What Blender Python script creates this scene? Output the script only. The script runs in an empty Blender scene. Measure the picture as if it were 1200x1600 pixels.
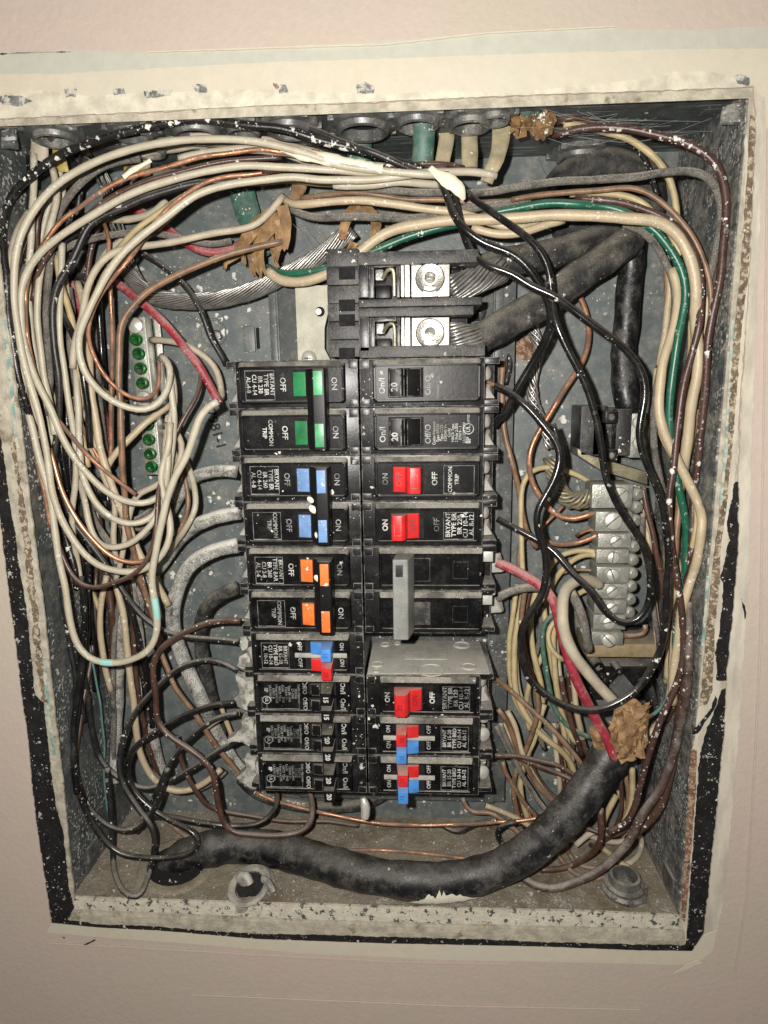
import bpy, bmesh, math, random
from mathutils import Vector, Matrix, noise, kdtree
random.seed(7)
SC = bpy.context.scene
COL = SC.collection
ZOFF = 1.5                      # the box hangs about 1.5 m up the wall (metres)
# ------------------------------------------------------------------ camera
CX, CY, CZ = 0.033487, 0.088372, 0.336141
RX, RY, RZ = -0.192803, 0.059102, -0.015213
FPX = 1007.23                   # focal length in pixels of a 1200 px wide picture
BH, BD, BW = 0.4406, 0.0827, 0.368   # height, depth and width of the box opening
def _rot():
    return (Matrix.Rotation(RY, 3, 'Y') @ Matrix.Rotation(RX, 3, 'X') @ Matrix.Rotation(RZ, 3, 'Z'))
RM = _rot()
MAP = Matrix(((1, 0, 0), (0, 0, -1), (0, 1, 0)))     # panel (x right, y up, z to viewer) -> world
def W3(x, y, z):                 # panel metres -> world
    return Vector((x, -z, y + ZOFF))
def mm(x, y, z):
    return W3(x / 1000, y / 1000, z / 1000)
CAMP = Vector((CX, CY, CZ))
def ray(u, v):
    return RM @ Vector(((u - 600) / FPX, (800 - v) / FPX, -1.0))
def PP(u, v, z):                 # point of the photograph at depth z mm, in panel mm
    d = ray(u, v); t = (z / 1000 - CZ) / d.z
    p = CAMP + d * t
    return Vector((p.x * 1000, p.y * 1000, z))
def P(u, v, z):
    p = PP(u, v, z); return mm(*p)
def on_top(u, v):                # where that sight line meets the top side of the box (mm)
    d = ray(u, v); t = (BH / 2 - CY) / d.y
    p = CAMP + d * t; return Vector((p.x * 1000, p.y * 1000, p.z * 1000))
def on_floor(u, v):
    d = ray(u, v); t = (-BH / 2 - CY) / d.y
    p = CAMP + d * t; return Vector((p.x * 1000, p.y * 1000, p.z * 1000))
cd = bpy.data.cameras.new('camera'); cam = bpy.data.objects.new('camera', cd); COL.objects.link(cam)
cd.sensor_fit = 'HORIZONTAL'; cd.sensor_width = 36.0; cd.lens = 36.0 * FPX / 1200
cd.clip_start = 0.01; cd.clip_end = 50
m4 = (MAP @ RM).to_4x4(); m4.translation = W3(CX, CY, CZ); cam.matrix_world = m4
SC.camera = cam
# ------------------------------------------------------------------ light
wd = bpy.data.worlds.new("World"); SC.world = wd; wd.use_nodes = True
bg = wd.node_tree.nodes['Background']; bg.inputs[0].default_value = (1.0, 0.93, 0.84, 1); bg.inputs[1].default_value = 0.14
ld = bpy.data.lights.new('phone_flash', 'POINT'); lo = bpy.data.objects.new('phone_flash', ld); COL.objects.link(lo)
lo.location = W3(CX - 0.024, CY + 0.017, CZ + 0.004)
ld.energy = 9.3; ld.color = (1.0, 0.95, 0.895); ld.shadow_soft_size = 0.004
vs = SC.view_settings; SC.display_settings.display_device = 'sRGB'
vs.view_transform = 'Standard'; vs.look = 'None'; vs.exposure = 0.0; vs.gamma = 1.0
# ------------------------------------------------------------------ materials
M = {}
def mk(name, base, rough=0.5, metal=0.0, dust=0.0, spk=0.0, var=0.15, bump=0.15, bscale=900, spec=0.5, base2=None, b2scale=60, b2thr=0.5, b2soft=0.08, scratch=0.0, dcol=(0.33, 0.305, 0.255), speckscale=420, mask=0.5, film=0.0, stretch=None, tips=0):
    m = bpy.data.materials.new(name); m.use_nodes = True
    nt = m.node_tree; N = nt.nodes; L = nt.links; b = N['Principled BSDF']
    geo = N.new('ShaderNodeNewGeometry'); pos = geo.outputs['Position']
    if stretch:
        vm = N.new('ShaderNodeVectorMath'); vm.operation = 'MULTIPLY'; vm.inputs[1].default_value = stretch
        L.new(pos, vm.inputs[0]); spos = vm.outputs[0]
    else: spos = pos
    def nz(scale, detail=4, rough_=0.6, p=None):
        n = N.new('ShaderNodeTexNoise'); n.inputs['Scale'].default_value = scale; n.inputs['Detail'].default_value = detail
        n.inputs['Roughness'].default_value = rough_; L.new(p or pos, n.inputs['Vector']); return n.outputs[0]
    def ramp(src, a, c, lo_=0.0, hi=1.0):
        r = N.new('ShaderNodeMapRange'); r.interpolation_type = 'SMOOTHSTEP'
        r.inputs[1].default_value = a; r.inputs[2].default_value = c; r.inputs[3].default_value = lo_; r.inputs[4].default_value = hi
        L.new(src, r.inputs[0]); return r.outputs[0]
    def math_(op, x, y):
        n = N.new('ShaderNodeMath'); n.operation = op
        for i, q in enumerate((x, y)):
            if isinstance(q, (int, float)): n.inputs[i].default_value = q
            else: L.new(q, n.inputs[i])
        return n.outputs[0]
    def mix(f, a, c):
        n = N.new('ShaderNodeMix'); n.data_type = 'RGBA'
        if isinstance(f, (int, float)): n.inputs[0].default_value = f
        else: L.new(f, n.inputs[0])
        for i, q in ((6, a), (7, c)):
            if isinstance(q, tuple): n.inputs[i].default_value = (*q[:3], 1)
            else: L.new(q, n.inputs[i])
        return n.outputs[2]
    def sc(c, k): return tuple(min(1, x * k) for x in c)
    col = mix(ramp(nz(130, 5, p=spos), 0.3, 0.7), sc(base, 1 - var * 1.3), sc(base, 1 + var))
    metalv = metal; roughv = rough
    cover = None
    if base2:
        f2 = ramp(nz(b2scale, 8, 0.68, p=spos), b2thr - b2soft, b2thr + b2soft)
        col = mix(f2, col, base2)
        if metal: cover = f2
    if scratch:
        vm = N.new('ShaderNodeVectorMath'); vm.operation = 'MULTIPLY'; vm.inputs[1].default_value = (1, 1, 1)
        mp = N.new('ShaderNodeMapping'); mp.inputs['Rotation'].default_value = (0.6, 0.9, 0.35); mp.inputs['Scale'].default_value = (22, 520, 520)
        L.new(pos, mp.inputs['Vector'])
        n1 = nz(1.0, 2, 0.5, p=mp.outputs[0]); n2 = nz(38, 3)
        f = math_('MULTIPLY', ramp(n1, 0.56, 0.63), ramp(n2, 0.45, 0.56))
        col = mix(math_('MULTIPLY', f, scratch), col, (0.5, 0.5, 0.47))
    if dust:
        sep = N.new('ShaderNodeSeparateXYZ'); L.new(geo.outputs['Normal'], sep.inputs[0])
        up = ramp(sep.outputs[2], 0.12, 0.85)
        gr = ramp(nz(1600, 3, 0.8), 0.33, 0.62)
        lo2 = ramp(nz(55, 4), 0.32, 0.58, 0.35, 1.0)
        f = math_('MULTIPLY', math_('MULTIPLY', up, lo2), dust)
        f = math_('MULTIPLY', f, math_('ADD', math_('MULTIPLY', gr, 0.55), 0.45))
        fl = math_('MULTIPLY', ramp(nz(90, 5, 0.75), 0.42 - (0.12 if dust > 1.2 else 0), 0.72 - (0.14 if dust > 1.2 else 0)), film + 0.03 * dust)
        f = math_('MINIMUM', math_('ADD', f, math_('MULTIPLY', fl, math_('ADD', gr, 0.25))), 1.0)
        col = mix(f, col, dcol)
        cover = f if cover is None else math_('MAXIMUM', cover, f)
    if spk:
        tot = None
        for (s_, thr, rad, off) in ((speckscale, 0.26 * spk, 0.36, 0), (speckscale * 2.3, 0.20 * spk, 0.36, 7), (speckscale * 0.45, 0.12 * spk, 0.30, 3)):
            wv = N.new('ShaderNodeTexNoise'); wv.inputs['Scale'].default_value = s_ * 2.1; wv.inputs['Detail'].default_value = 3; L.new(pos, wv.inputs['Vector'])
            ad = N.new('ShaderNodeVectorMath'); ad.operation = 'MULTIPLY_ADD'; L.new(wv.outputs['Color'], ad.inputs[0])
            ad.inputs[1].default_value = (1.15 / s_,) * 3; L.new(pos, ad.inputs[2])
            v = N.new('ShaderNodeTexVoronoi'); v.inputs['Scale'].default_value = s_; L.new(ad.outputs[0], v.inputs['Vector'])
            sp = N.new('ShaderNodeSeparateColor'); L.new(v.outputs['Color'], sp.inputs[0])
            pick = ramp(sp.outputs[0], 1 - thr - 0.01, 1 - thr)
            rr = math_('MULTIPLY', math_('ADD', sp.outputs[1], 0.35), rad)
            d = math_('SUBTRACT', rr, v.outputs['Distance'])
            f = math_('MULTIPLY', ramp(d, 0.0, 0.04), pick)
            tot = f if tot is None else math_('MAXIMUM', tot, f)
        zone = math_('MULTIPLY', ramp(nz(15, 2), mask - 0.10, mask + 0.04, 0.06, 1.0), ramp(nz(75, 2), 0.40, 0.52, 0.0, 1.0))
        tot = math_('MULTIPLY', tot, zone)
        col = mix(tot, col, (0.66, 0.65, 0.58))
        cover = tot if cover is None else math_('MAXIMUM', cover, tot)
    L.new(col, b.inputs['Base Color'])
    if cover is not None:
        L.new(ramp(cover, 0.0, 1.0, rough, max(0.85, rough)), b.inputs['Roughness'])
        if metal: L.new(ramp(cover, 0.0, 0.8, metal, 0.0), b.inputs['Metallic'])
    else:
        L.new(ramp(nz(300, 4), 0.3, 0.7, max(0.05, rough - 0.1), min(1, rough + 0.12)), b.inputs['Roughness'])
        b.inputs['Metallic'].default_value = metal
    b.inputs['Specular IOR Level'].default_value = spec
    if bump:
        bn = N.new('ShaderNodeBump'); bn.inputs['Distance'].default_value = 0.0006; bn.inputs['Strength'].default_value = bump
        h = nz(bscale, 4, 0.6)
        if cover is not None: h = math_('ADD', h, math_('MULTIPLY', cover, 0.9))
        L.new(h, bn.inputs['Height']); L.new(bn.outputs[0], b.inputs['Normal'])
    M[name] = m
    return m
# walls and box
mk('wall_paint', (0.50, 0.40, 0.352), 0.55, var=0.025, bump=0.5, bscale=330, base2=(0.46, 0.41, 0.33), b2scale=5, b2thr=0.5, b2soft=0.25)
mk('cream_paint', (0.55, 0.50, 0.385), 0.5, var=0.04, bump=0.35, bscale=160, base2=(0.52, 0.49, 0.40), b2scale=14, b2thr=0.5, b2soft=0.2)
mk('green_grey_paint', (0.45, 0.45, 0.38), 0.5, var=0.03, bump=0.3, bscale=200)
mk('crust', (0.40, 0.37, 0.29), 0.8, var=0.22, bump=1.0, bscale=420, base2=(0.20, 0.16, 0.10), b2scale=75, b2thr=0.60, b2soft=0.05)
mk('crust_right', (0.49, 0.455, 0.37), 0.7, var=0.15, bump=0.4, bscale=300, base2=(0.27, 0.50, 0.45), b2scale=60, b2thr=0.66, b2soft=0.05, stretch=(1, 1, 0.25))
mk('bare_brown', (0.15, 0.11, 0.07), 0.85, var=0.35, bump=0.8, bscale=600, spk=0.3, mask=0.42, speckscale=700, base2=(0.42, 0.36, 0.26), b2scale=330, b2thr=0.53, b2soft=0.03)
mk('rust', (0.17, 0.085, 0.045), 0.9, var=0.4, bump=0.8, bscale=600, spk=0.3, mask=0.5, speckscale=700, base2=(0.36, 0.26, 0.18), b2scale=300, b2thr=0.52, b2soft=0.04)
mk('black_mastic', (0.011, 0.011, 0.011), 0.75, var=0.4, bump=1.0, bscale=500, spk=0.35, mask=0.46, speckscale=560, spec=0.25, base2=(0.40, 0.39, 0.34), b2scale=210, b2thr=0.62, b2soft=0.012)
mk('peeling', (0.54, 0.51, 0.41), 0.65, var=0.12, bump=1.0, bscale=400, base2=(0.06, 0.075, 0.072), b2scale=210, b2thr=0.565, b2soft=0.014, dust=0.3)
mk('teal_paint', (0.20, 0.33, 0.30), 0.6, var=0.3, bump=0.4, base2=(0.48, 0.46, 0.37), b2scale=160, b2thr=0.5, b2soft=0.05)
mk('white_edge', (0.55, 0.515, 0.41), 0.6, var=0.15, bump=0.5, bscale=300, base2=(0.16, 0.16, 0.15), b2scale=130, b2thr=0.70, b2soft=0.02)
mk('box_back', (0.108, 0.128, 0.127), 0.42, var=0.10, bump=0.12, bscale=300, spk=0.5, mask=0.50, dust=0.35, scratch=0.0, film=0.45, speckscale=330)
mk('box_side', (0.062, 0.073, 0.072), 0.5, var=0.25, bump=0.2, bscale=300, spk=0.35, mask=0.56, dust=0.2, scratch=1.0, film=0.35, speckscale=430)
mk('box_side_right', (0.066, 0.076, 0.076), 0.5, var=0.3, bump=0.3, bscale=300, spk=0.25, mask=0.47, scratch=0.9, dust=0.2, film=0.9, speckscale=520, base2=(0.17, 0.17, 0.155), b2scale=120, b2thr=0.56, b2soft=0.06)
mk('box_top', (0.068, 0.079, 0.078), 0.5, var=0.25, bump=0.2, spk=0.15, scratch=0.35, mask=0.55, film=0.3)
mk('box_floor', (0.20, 0.165, 0.105), 0.9, var=0.25, bump=1.0, bscale=420, base2=(0.075, 0.045, 0.02), b2scale=26, b2thr=0.53, b2soft=0.12, dust=0.35, film=1.0, dcol=(0.44, 0.41, 0.33))
mk('pan', (0.095, 0.105, 0.105), 0.35, metal=0.2, var=0.12, bump=0.1, spk=0.35, dust=0.3, film=0.35)
mk('knock', (0.11, 0.115, 0.112), 0.38, metal=0.3, var=0.25, bump=0.2, spk=0.2, dust=0.5, film=0.7)
mk('fitting', (0.20, 0.20, 0.19), 0.38, metal=0.7, var=0.3, bump=0.3, dust=0.6, film=0.5, spk=0.15)
# plastics
mk('bk', (0.0055, 0.0055, 0.006), 0.34, var=0.3, bump=0.10, bscale=700, dust=0.85, film=0.035, spk=0.2, mask=0.53, dcol=(0.34, 0.32, 0.275), speckscale=520, spec=0.35)
mk('bk_face', (0.004, 0.004, 0.0045), 0.33, var=0.3, bump=0.08, bscale=500, dust=1.0, film=0.02, spk=0.08, mask=0.55, spec=0.13, dcol=(0.36, 0.34, 0.29))
mk('bk_dusty', (0.012, 0.012, 0.012), 0.5, var=0.3, bump=0.35, dust=1.0, film=0.3, spk=0.2, dcol=(0.36, 0.335, 0.28))
mk('bk_handle', (0.004, 0.004, 0.004), 0.42, var=0.2, bump=0.05, dust=0.5, spk=0.05, spec=0.25)
mk('green_h', (0.018, 0.17, 0.06), 0.4, dust=0.3, bump=0.1, var=0.25)
mk('green_h_light', (0.05, 0.30, 0.12), 0.4, dust=0.3, bump=0.1, var=0.25)
mk('blue_h', (0.15, 0.27, 0.50), 0.5, dust=0.2, bump=0.1, spk=0.25)
mk('orange_h', (0.75, 0.17, 0.03), 0.45, dust=0.2, bump=0.1, spk=0.2)
mk('red_h', (0.58, 0.018, 0.02), 0.38, dust=0.9, bump=0.1)
mk('mid_blue_h', (0.06, 0.23, 0.58), 0.42, dust=0.45, bump=0.1)
mk('red_emb', (0.22, 0.008, 0.01), 0.5, bump=0)
mk('blue_emb', (0.03, 0.10, 0.28), 0.5, bump=0)
mk('worn', (0.022, 0.022, 0.022), 0.5, var=0.4, bump=0.2, base2=(0.20, 0.195, 0.175), b2scale=240, b2thr=0.50, b2soft=0.09)
mk('grey_h', (0.20, 0.205, 0.19), 0.5, dust=0.4, film=0.15, bump=0.3, var=0.15)
mk('ink', (0.40, 0.40, 0.375), 0.7, var=0.5, bump=0)
mk('ink_dim', (0.20, 0.20, 0.19), 0.7, var=0.6, bump=0)
mk('ink_black', (0.008, 0.008, 0.008), 0.6, var=0.2, bump=0)
# metals
mk('steel', (0.36, 0.35, 0.31), 0.33, metal=0.75, var=0.2, bump=0.25, dust=0.45, film=0.15)
mk('bright_zinc', (0.66, 0.65, 0.58), 0.36, metal=0.5, var=0.12, bump=0.3, dust=0.5, film=0.2)
mk('bar_metal', (0.34, 0.35, 0.31), 0.36, metal=0.55, var=0.2, bump=0.35, dust=0.8, film=0.55)
mk('grey_term', (0.40, 0.39, 0.35), 0.55, metal=0.2, var=0.2, bump=0.4, dust=0.8, film=0.5, dcol=(0.46, 0.44, 0.38))
mk('cream_bracket', (0.40, 0.39, 0.30), 0.5, metal=0.0, var=0.12, bump=0.3, spk=0.2, base2=(0.27, 0.26, 0.19), b2scale=50, b2thr=0.6, b2soft=0.15)
mk('green_screw', (0.015, 0.20, 0.035), 0.22, metal=0.7, var=0.3, bump=0.1, dust=0.5, film=0.25)
mk('aluminium', (0.40, 0.39, 0.365), 0.36, metal=0.8, var=0.25, bump=0.2, dust=0.4, film=0.3)
mk('old_strand', (0.30, 0.27, 0.18), 0.45, metal=0.55, var=0.3, bump=0.3, dust=0.5, film=0.2)
# wires
mk('w_cream', (0.43, 0.395, 0.30), 0.42, var=0.07, bump=0.3, spk=0.75, dust=0.22, film=0.02, base2=(0.38, 0.33, 0.23), b2scale=35, b2thr=0.62, b2soft=0.15, mask=0.47, speckscale=620)
mk('w_cream_dusty', (0.42, 0.365, 0.27), 0.6, var=0.12, bump=0.4, spk=0.1, dust=0.8, film=0.2, dcol=(0.40, 0.37, 0.30))
mk('w_tan', (0.44, 0.36, 0.235), 0.42, var=0.07, bump=0.3, spk=0.75, dust=0.3, mask=0.47, film=0.04, speckscale=620)
mk('w_yel', (0.44, 0.355, 0.19), 0.5, var=0.14, bump=0.25, dust=0.5, film=0.15)
mk('w_black', (0.006, 0.006, 0.0065), 0.2, var=0.3, bump=0.10, dust=0.35, spk=0.3, film=0.05, mask=0.55)
mk('w_black_mid', (0.012, 0.012, 0.0125), 0.42, var=0.3, bump=0.25, dust=0.85, spk=0.35, film=0.06, mask=0.5)
mk('w_black_spk', (0.008, 0.008, 0.0085), 0.33, var=0.3, bump=0.25, dust=0.3, spk=1.5, mask=0.44, film=0.06, speckscale=300)
mk('w_black_dust', (0.035, 0.033, 0.032), 0.75, var=0.3, bump=0.8, dust=1.3, film=0.5, spk=0.1, dcol=(0.40, 0.37, 0.31))
mk('w_brown', (0.070, 0.034, 0.024), 0.36, var=0.25, bump=0.2, dust=0.55, spk=0.3, film=0.03, mask=0.5)
mk('w_brown_spk', (0.060, 0.028, 0.022), 0.38, var=0.25, bump=0.25, dust=0.4, spk=1.3, mask=0.42, film=0.06, speckscale=300)
mk('w_brown_dusty', (0.060, 0.036, 0.028), 0.55, var=0.3, bump=0.5, dust=1.0, film=0.5, spk=0.3, dcol=(0.34, 0.31, 0.27))
mk('w_tanbrown', (0.20, 0.115, 0.065), 0.42, var=0.3, bump=0.2, dust=0.55, spk=0.2, film=0.12)
mk('w_copper', (0.56, 0.27, 0.15), 0.36, metal=0.8, var=0.3, bump=0.2, dust=0.45, spk=0.15, film=0.15, base2=(0.12, 0.06, 0.035), b2scale=45, b2thr=0.50, b2soft=0.14)
mk('w_copper_bright', (0.76, 0.40, 0.24), 0.32, metal=0.75, var=0.2, bump=0.1, dust=0.25)
mk('w_green', (0.012, 0.10, 0.058), 0.36, var=0.15, bump=0.15, dust=0.45, spk=0.9, mask=0.45)
mk('w_green_dusty', (0.035, 0.11, 0.08), 0.6, var=0.25, bump=0.3, dust=0.8, spk=0.2, film=0.3)
mk('w_red', (0.28, 0.018, 0.035), 0.42, var=0.15, bump=0.3, dust=0.9, film=0.6, spk=0.1, dcol=(0.50, 0.30, 0.28))
mk('w_teal', (0.10, 0.20, 0.19), 0.5, var=0.2, bump=0.1, dust=0.3)
mk('cable_black', (0.006, 0.0065, 0.008), 0.38, var=0.35, bump=0.6, bscale=120, dust=0.3, film=0.35, spk=0.05, mask=0.5, dcol=(0.25, 0.235, 0.20))
mk('cable_white_dust', (0.03, 0.03, 0.03), 0.8, var=0.3, bump=0.9, dust=1.8, film=0.95, dcol=(0.66, 0.645, 0.58), spk=0)
mk('cable_dusty', (0.015, 0.015, 0.015), 0.7, var=0.3, bump=0.7, dust=1.0, film=0.5, spk=0.15, dcol=(0.26, 0.24, 0.195))
mk('sheath_tan', (0.30, 0.255, 0.155), 0.6, var=0.25, bump=0.5, dust=0.5, film=0.3, spk=0.2)
mk('sheath_cream', (0.40, 0.355, 0.27), 0.6, var=0.15, bump=0.4, dust=0.4, film=0.2, spk=0.2)
mk('sheath_yellow', (0.38, 0.29, 0.08), 0.5, var=0.3, bump=0.4, spk=0.3)
mk('sheath_green', (0.04, 0.12, 0.088), 0.5, var=0.25, bump=0.3, spk=0.8, film=0.35, dust=0.4, mask=0.47)
mk('kraft', (0.30, 0.185, 0.085), 0.75, var=0.35, bump=0.9, bscale=220, spk=0.1, base2=(0.17, 0.09, 0.035), b2scale=170, b2thr=0.52, b2soft=0.1)
mk('kraft_dusty', (0.27, 0.155, 0.07), 0.8, var=0.35, bump=0.9, bscale=220, dust=0.9, film=0.35)
mk('kraft_spk', (0.20, 0.115, 0.045), 0.8, var=0.35, bump=1.0, bscale=260, spk=1.2, mask=0.36, speckscale=260)
mk('fibre_bar', (0.26, 0.20, 0.11), 0.6, var=0.2, bump=0.4, dust=0.6, film=0.15)
mk('paint_blob', (0.66, 0.63, 0.50), 0.4, var=0.05, bump=0.15)
mk('turquoise', (0.30, 0.55, 0.50), 0.6, var=0.1, bump=0.1)
mk('chip', (0.17, 0.175, 0.17), 0.7, var=0.4, bump=0.6, base2=(0.5, 0.48, 0.40), b2scale=260, b2thr=0.52, b2soft=0.05)
mk('clamp_paint', (0.30, 0.29, 0.245), 0.7, var=0.3, bump=1.0, bscale=200, base2=(0.10, 0.10, 0.095), b2scale=90, b2thr=0.55, b2soft=0.08, dust=0.6)
mk('term_white', (0.42, 0.41, 0.36), 0.85, var=0.15, bump=0.8, bscale=300, base2=(0.16, 0.155, 0.13), b2scale=150, b2thr=0.52, b2soft=0.08)
mk('hole', (0.006, 0.006, 0.006), 0.9, bump=0)
mk('web', (0.35, 0.35, 0.33), 0.8, bump=0)
# ------------------------------------------------------------------ helpers
def tag(o, label=None, cat=None, group=None, kind=None):
    if label: o['label'] = label
    if cat: o['category'] = cat
    if group: o['group'] = group
    if kind: o['kind'] = kind
    return o
def empty(name, base, label, cat, group=None):      # base in mm
    o = bpy.data.objects.new(name, None); COL.objects.link(o); o.location = mm(*base)
    o.empty_display_size = 0.01; tag(o, label, cat, group); return o
class MB:
    """collects shapes in panel millimetres and links them as one mesh object"""
    def __init__(s): s.v = []; s.f = []; s.fm = []
    def add(s, vs_, fs):
        n = len(s.v); s.v += [Vector(v) for v in vs_]; s.f += [tuple(i + n for i in f) for f in fs]; return s
    def box(s, x0, x1, y0, y1, z0, z1):
        x0, x1 = sorted((x0, x1)); y0, y1 = sorted((y0, y1)); z0, z1 = sorted((z0, z1))
        return s.add([(x0, y0, z0), (x1, y0, z0), (x1, y1, z0), (x0, y1, z0), (x0, y0, z1), (x1, y0, z1), (x1, y1, z1), (x0, y1, z1)],
                     [(0, 3, 2, 1), (4, 5, 6, 7), (0, 1, 5, 4), (1, 2, 6, 5), (2, 3, 7, 6), (3, 0, 4, 7)])
    def hexa(s, p):          # 8 free corners, bottom 4 then top 4
        return s.add(p, [(0, 3, 2, 1), (4, 5, 6, 7), (0, 1, 5, 4), (1, 2, 6, 5), (2, 3, 7, 6), (3, 0, 4, 7)])
    def prism_xz(s, prof, y0, y1):      # closed profile in x,z stretched along y
        n = len(prof); a = [(x, y0, z) for x, z in prof] + [(x, y1, z) for x, z in prof]
        return s.add(a, [tuple(range(n)), tuple(range(2 * n - 1, n - 1, -1))] + [(i, i + n, (i + 1) % n + n, (i + 1) % n) for i in range(n)])
    def cyl(s, c, ax, r, h, n=16, r2=None, tilt=None):
        r2 = r if r2 is None else r2
        c = Vector(c); A = Vector(ax).normalized(); B = A.orthogonal().normalized(); C = A.cross(B)
        a = [c + B * (r * math.cos(t)) + C * (r * math.sin(t)) for t in [2 * math.pi * i / n for i in range(n)]]
        b = [c + A * h + B * (r2 * math.cos(t)) + C * (r2 * math.sin(t)) for t in [2 * math.pi * i / n for i in range(n)]]
        return s.add(a + b, [tuple(range(n))[::-1], tuple(range(n, 2 * n))] + [(i, (i + 1) % n, (i + 1) % n + n, i + n) for i in range(n)])
    def lathe(s, c, ax, prof, n=24, closed=False, sx=1.0):   # prof: (radius, height along axis)
        c = Vector(c); A = Vector(ax).normalized(); B = A.orthogonal().normalized(); C = A.cross(B)
        k = len(prof); vs_ = []
        for (r, h) in prof:
            for i in range(n):
                t = 2 * math.pi * i / n; vs_.append(c + A * h + B * (r * math.cos(t)) + C * (r * math.sin(t)) * sx)
        fs = []
        for j in range(k - (0 if closed else 1)):
            j2 = (j + 1) % k
            for i in range(n): fs.append((j * n + i, j * n + (i + 1) % n, j2 * n + (i + 1) % n, j2 * n + i))
        return s.add(vs_, fs)
    def rings(s, rs, cap0=True, cap1=True):
        n = len(rs[0]); vs_ = [p for r in rs for p in r]; fs = []
        for j in range(len(rs) - 1):
            for i in range(n): fs.append((j * n + i, j * n + (i + 1) % n, (j + 1) * n + (i + 1) % n, (j + 1) * n + i))
        if cap0: fs.append(tuple(range(n))[::-1])
        if cap1: fs.append(tuple(range((len(rs) - 1) * n, len(rs) * n)))
        return s.add(vs_, fs)
    def tube(s, pts, r, n=10, flat=1.0, jag=0.0, twist=0.0, taper=None):
        """pts in mm"""
        pts = [Vector(p) for p in pts]; k = len(pts); rs = []
        T = [(pts[min(i + 1, k - 1)] - pts[max(i - 1, 0)]).normalized() for i in range(k)]
        ref = Vector((0, 0, 1)); side = T[0].cross(ref)
        if side.length < 0.2: side = T[0].cross(Vector((0, 1, 0)))
        side.normalize()
        for i in range(k):
            side = (side - T[i] * side.dot(T[i])).normalized(); up = side.cross(T[i])
            rr = r * (1 + jag * (noise.noise(pts[i] * 0.13) + 0.5 * noise.noise(pts[i] * 0.5)))
            if taper: rr *= taper(i / (k - 1))
            a0 = twist * i
            rs.append([pts[i] + side * (rr * math.cos(2 * math.pi * j / n + a0)) + up * (rr * flat * math.sin(2 * math.pi * j / n + a0)) for j in range(n)])
        return s.rings(rs)
    def build(s, name, mat, parent=None, bevel=0.0, smooth=None, base=None, seg=2, ang=30):
        bm = bmesh.new(); vv = [bm.verts.new(p) for p in s.v]
        for f in s.f:
            try: bm.faces.new([vv[i] for i in f])
            except ValueError: pass
        bmesh.ops.recalc_face_normals(bm, faces=bm.faces)
        if bevel:
            ed = [e for e in bm.edges if len(e.link_faces) == 2 and e.calc_face_angle(0) > math.radians(ang)]
            if ed: bmesh.ops.bevel(bm, geom=ed, offset=bevel, segments=seg, profile=0.6, affect='EDGES', clamp_overlap=True, material=1 if bevel < .45 and mat in ('bk', 'bk_face', 'bk_dusty', 'bk_handle') else -1)
        if parent is not None and base is None:
            q = parent; off = Vector((0, 0, 0))
            while q is not None: off += q.location; q = q.parent
        else:
            c = base if base is not None else (sum((v.co for v in bm.verts), Vector()) / max(1, len(bm.verts)))
            off = mm(*c)
        for v in bm.verts: v.co = mm(*v.co) - off
        me = bpy.data.meshes.new(name); bm.to_mesh(me); bm.free()
        me.materials.append(M[mat] if isinstance(mat, str) else mat)
        if mat in ('bk', 'bk_face', 'bk_dusty', 'bk_handle'): me.materials.append(M['worn'])
        me.polygons.foreach_set('use_smooth', [True] * len(me.polygons))
        if smooth is not True:
            try: me.set_sharp_from_angle(angle=math.radians(smooth or 35))
            except Exception: pass
        o = bpy.data.objects.new(name, me); COL.objects.link(o)
        if parent is not None: o.parent = parent
        else: o.location = off
        me.update(); return o
def spline(pts, step=3.0):
    """centripetal-ish Catmull-Rom through mm points, resampled"""
    pts = [Vector(p) for p in pts]
    if len(pts) < 2: return pts
    q = [pts[0] * 2 - pts[1]] + pts + [pts[-1] * 2 - pts[-2]]; out = []
    for i in range(1, len(q) - 2):
        a, b, c, d = q[i - 1:i + 3]; L = (c - b).length; n = max(1, int(L / step))
        m1 = (c - a) * 0.5; m2 = (d - b) * 0.5
        if m1.length > L * 1.2: m1 *= L * 1.2 / m1.length
        if m2.length > L * 1.2: m2 *= L * 1.2 / m2.length
        for k in range(n):
            t = k / n; t2 = t * t; t3 = t2 * t
            out.append(b * (2 * t3 - 3 * t2 + 1) + m1 * (t3 - 2 * t2 + t) + c * (-2 * t3 + 3 * t2) + m2 * (t3 - t2))
    out.append(pts[-1]); return out
def px(s, zs):
    """'u,v u,v ...' with depths spread along it -> mm points"""
    uv = [tuple(float(a) for a in t.split(',')) for t in s.split()]
    zs = [float(a) for a in str(zs).split()]; n = len(uv); out = []
    for i, t in enumerate(uv):
        if len(t) > 2: z = t[2]
        elif len(zs) == 1: z = zs[0]
        else:
            f = i / max(1, n - 1) * (len(zs) - 1); j = min(int(f), len(zs) - 2); z = zs[j] + (zs[j + 1] - zs[j]) * (f - j)
        out.append(PP(t[0], t[1], z))
    return out
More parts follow.
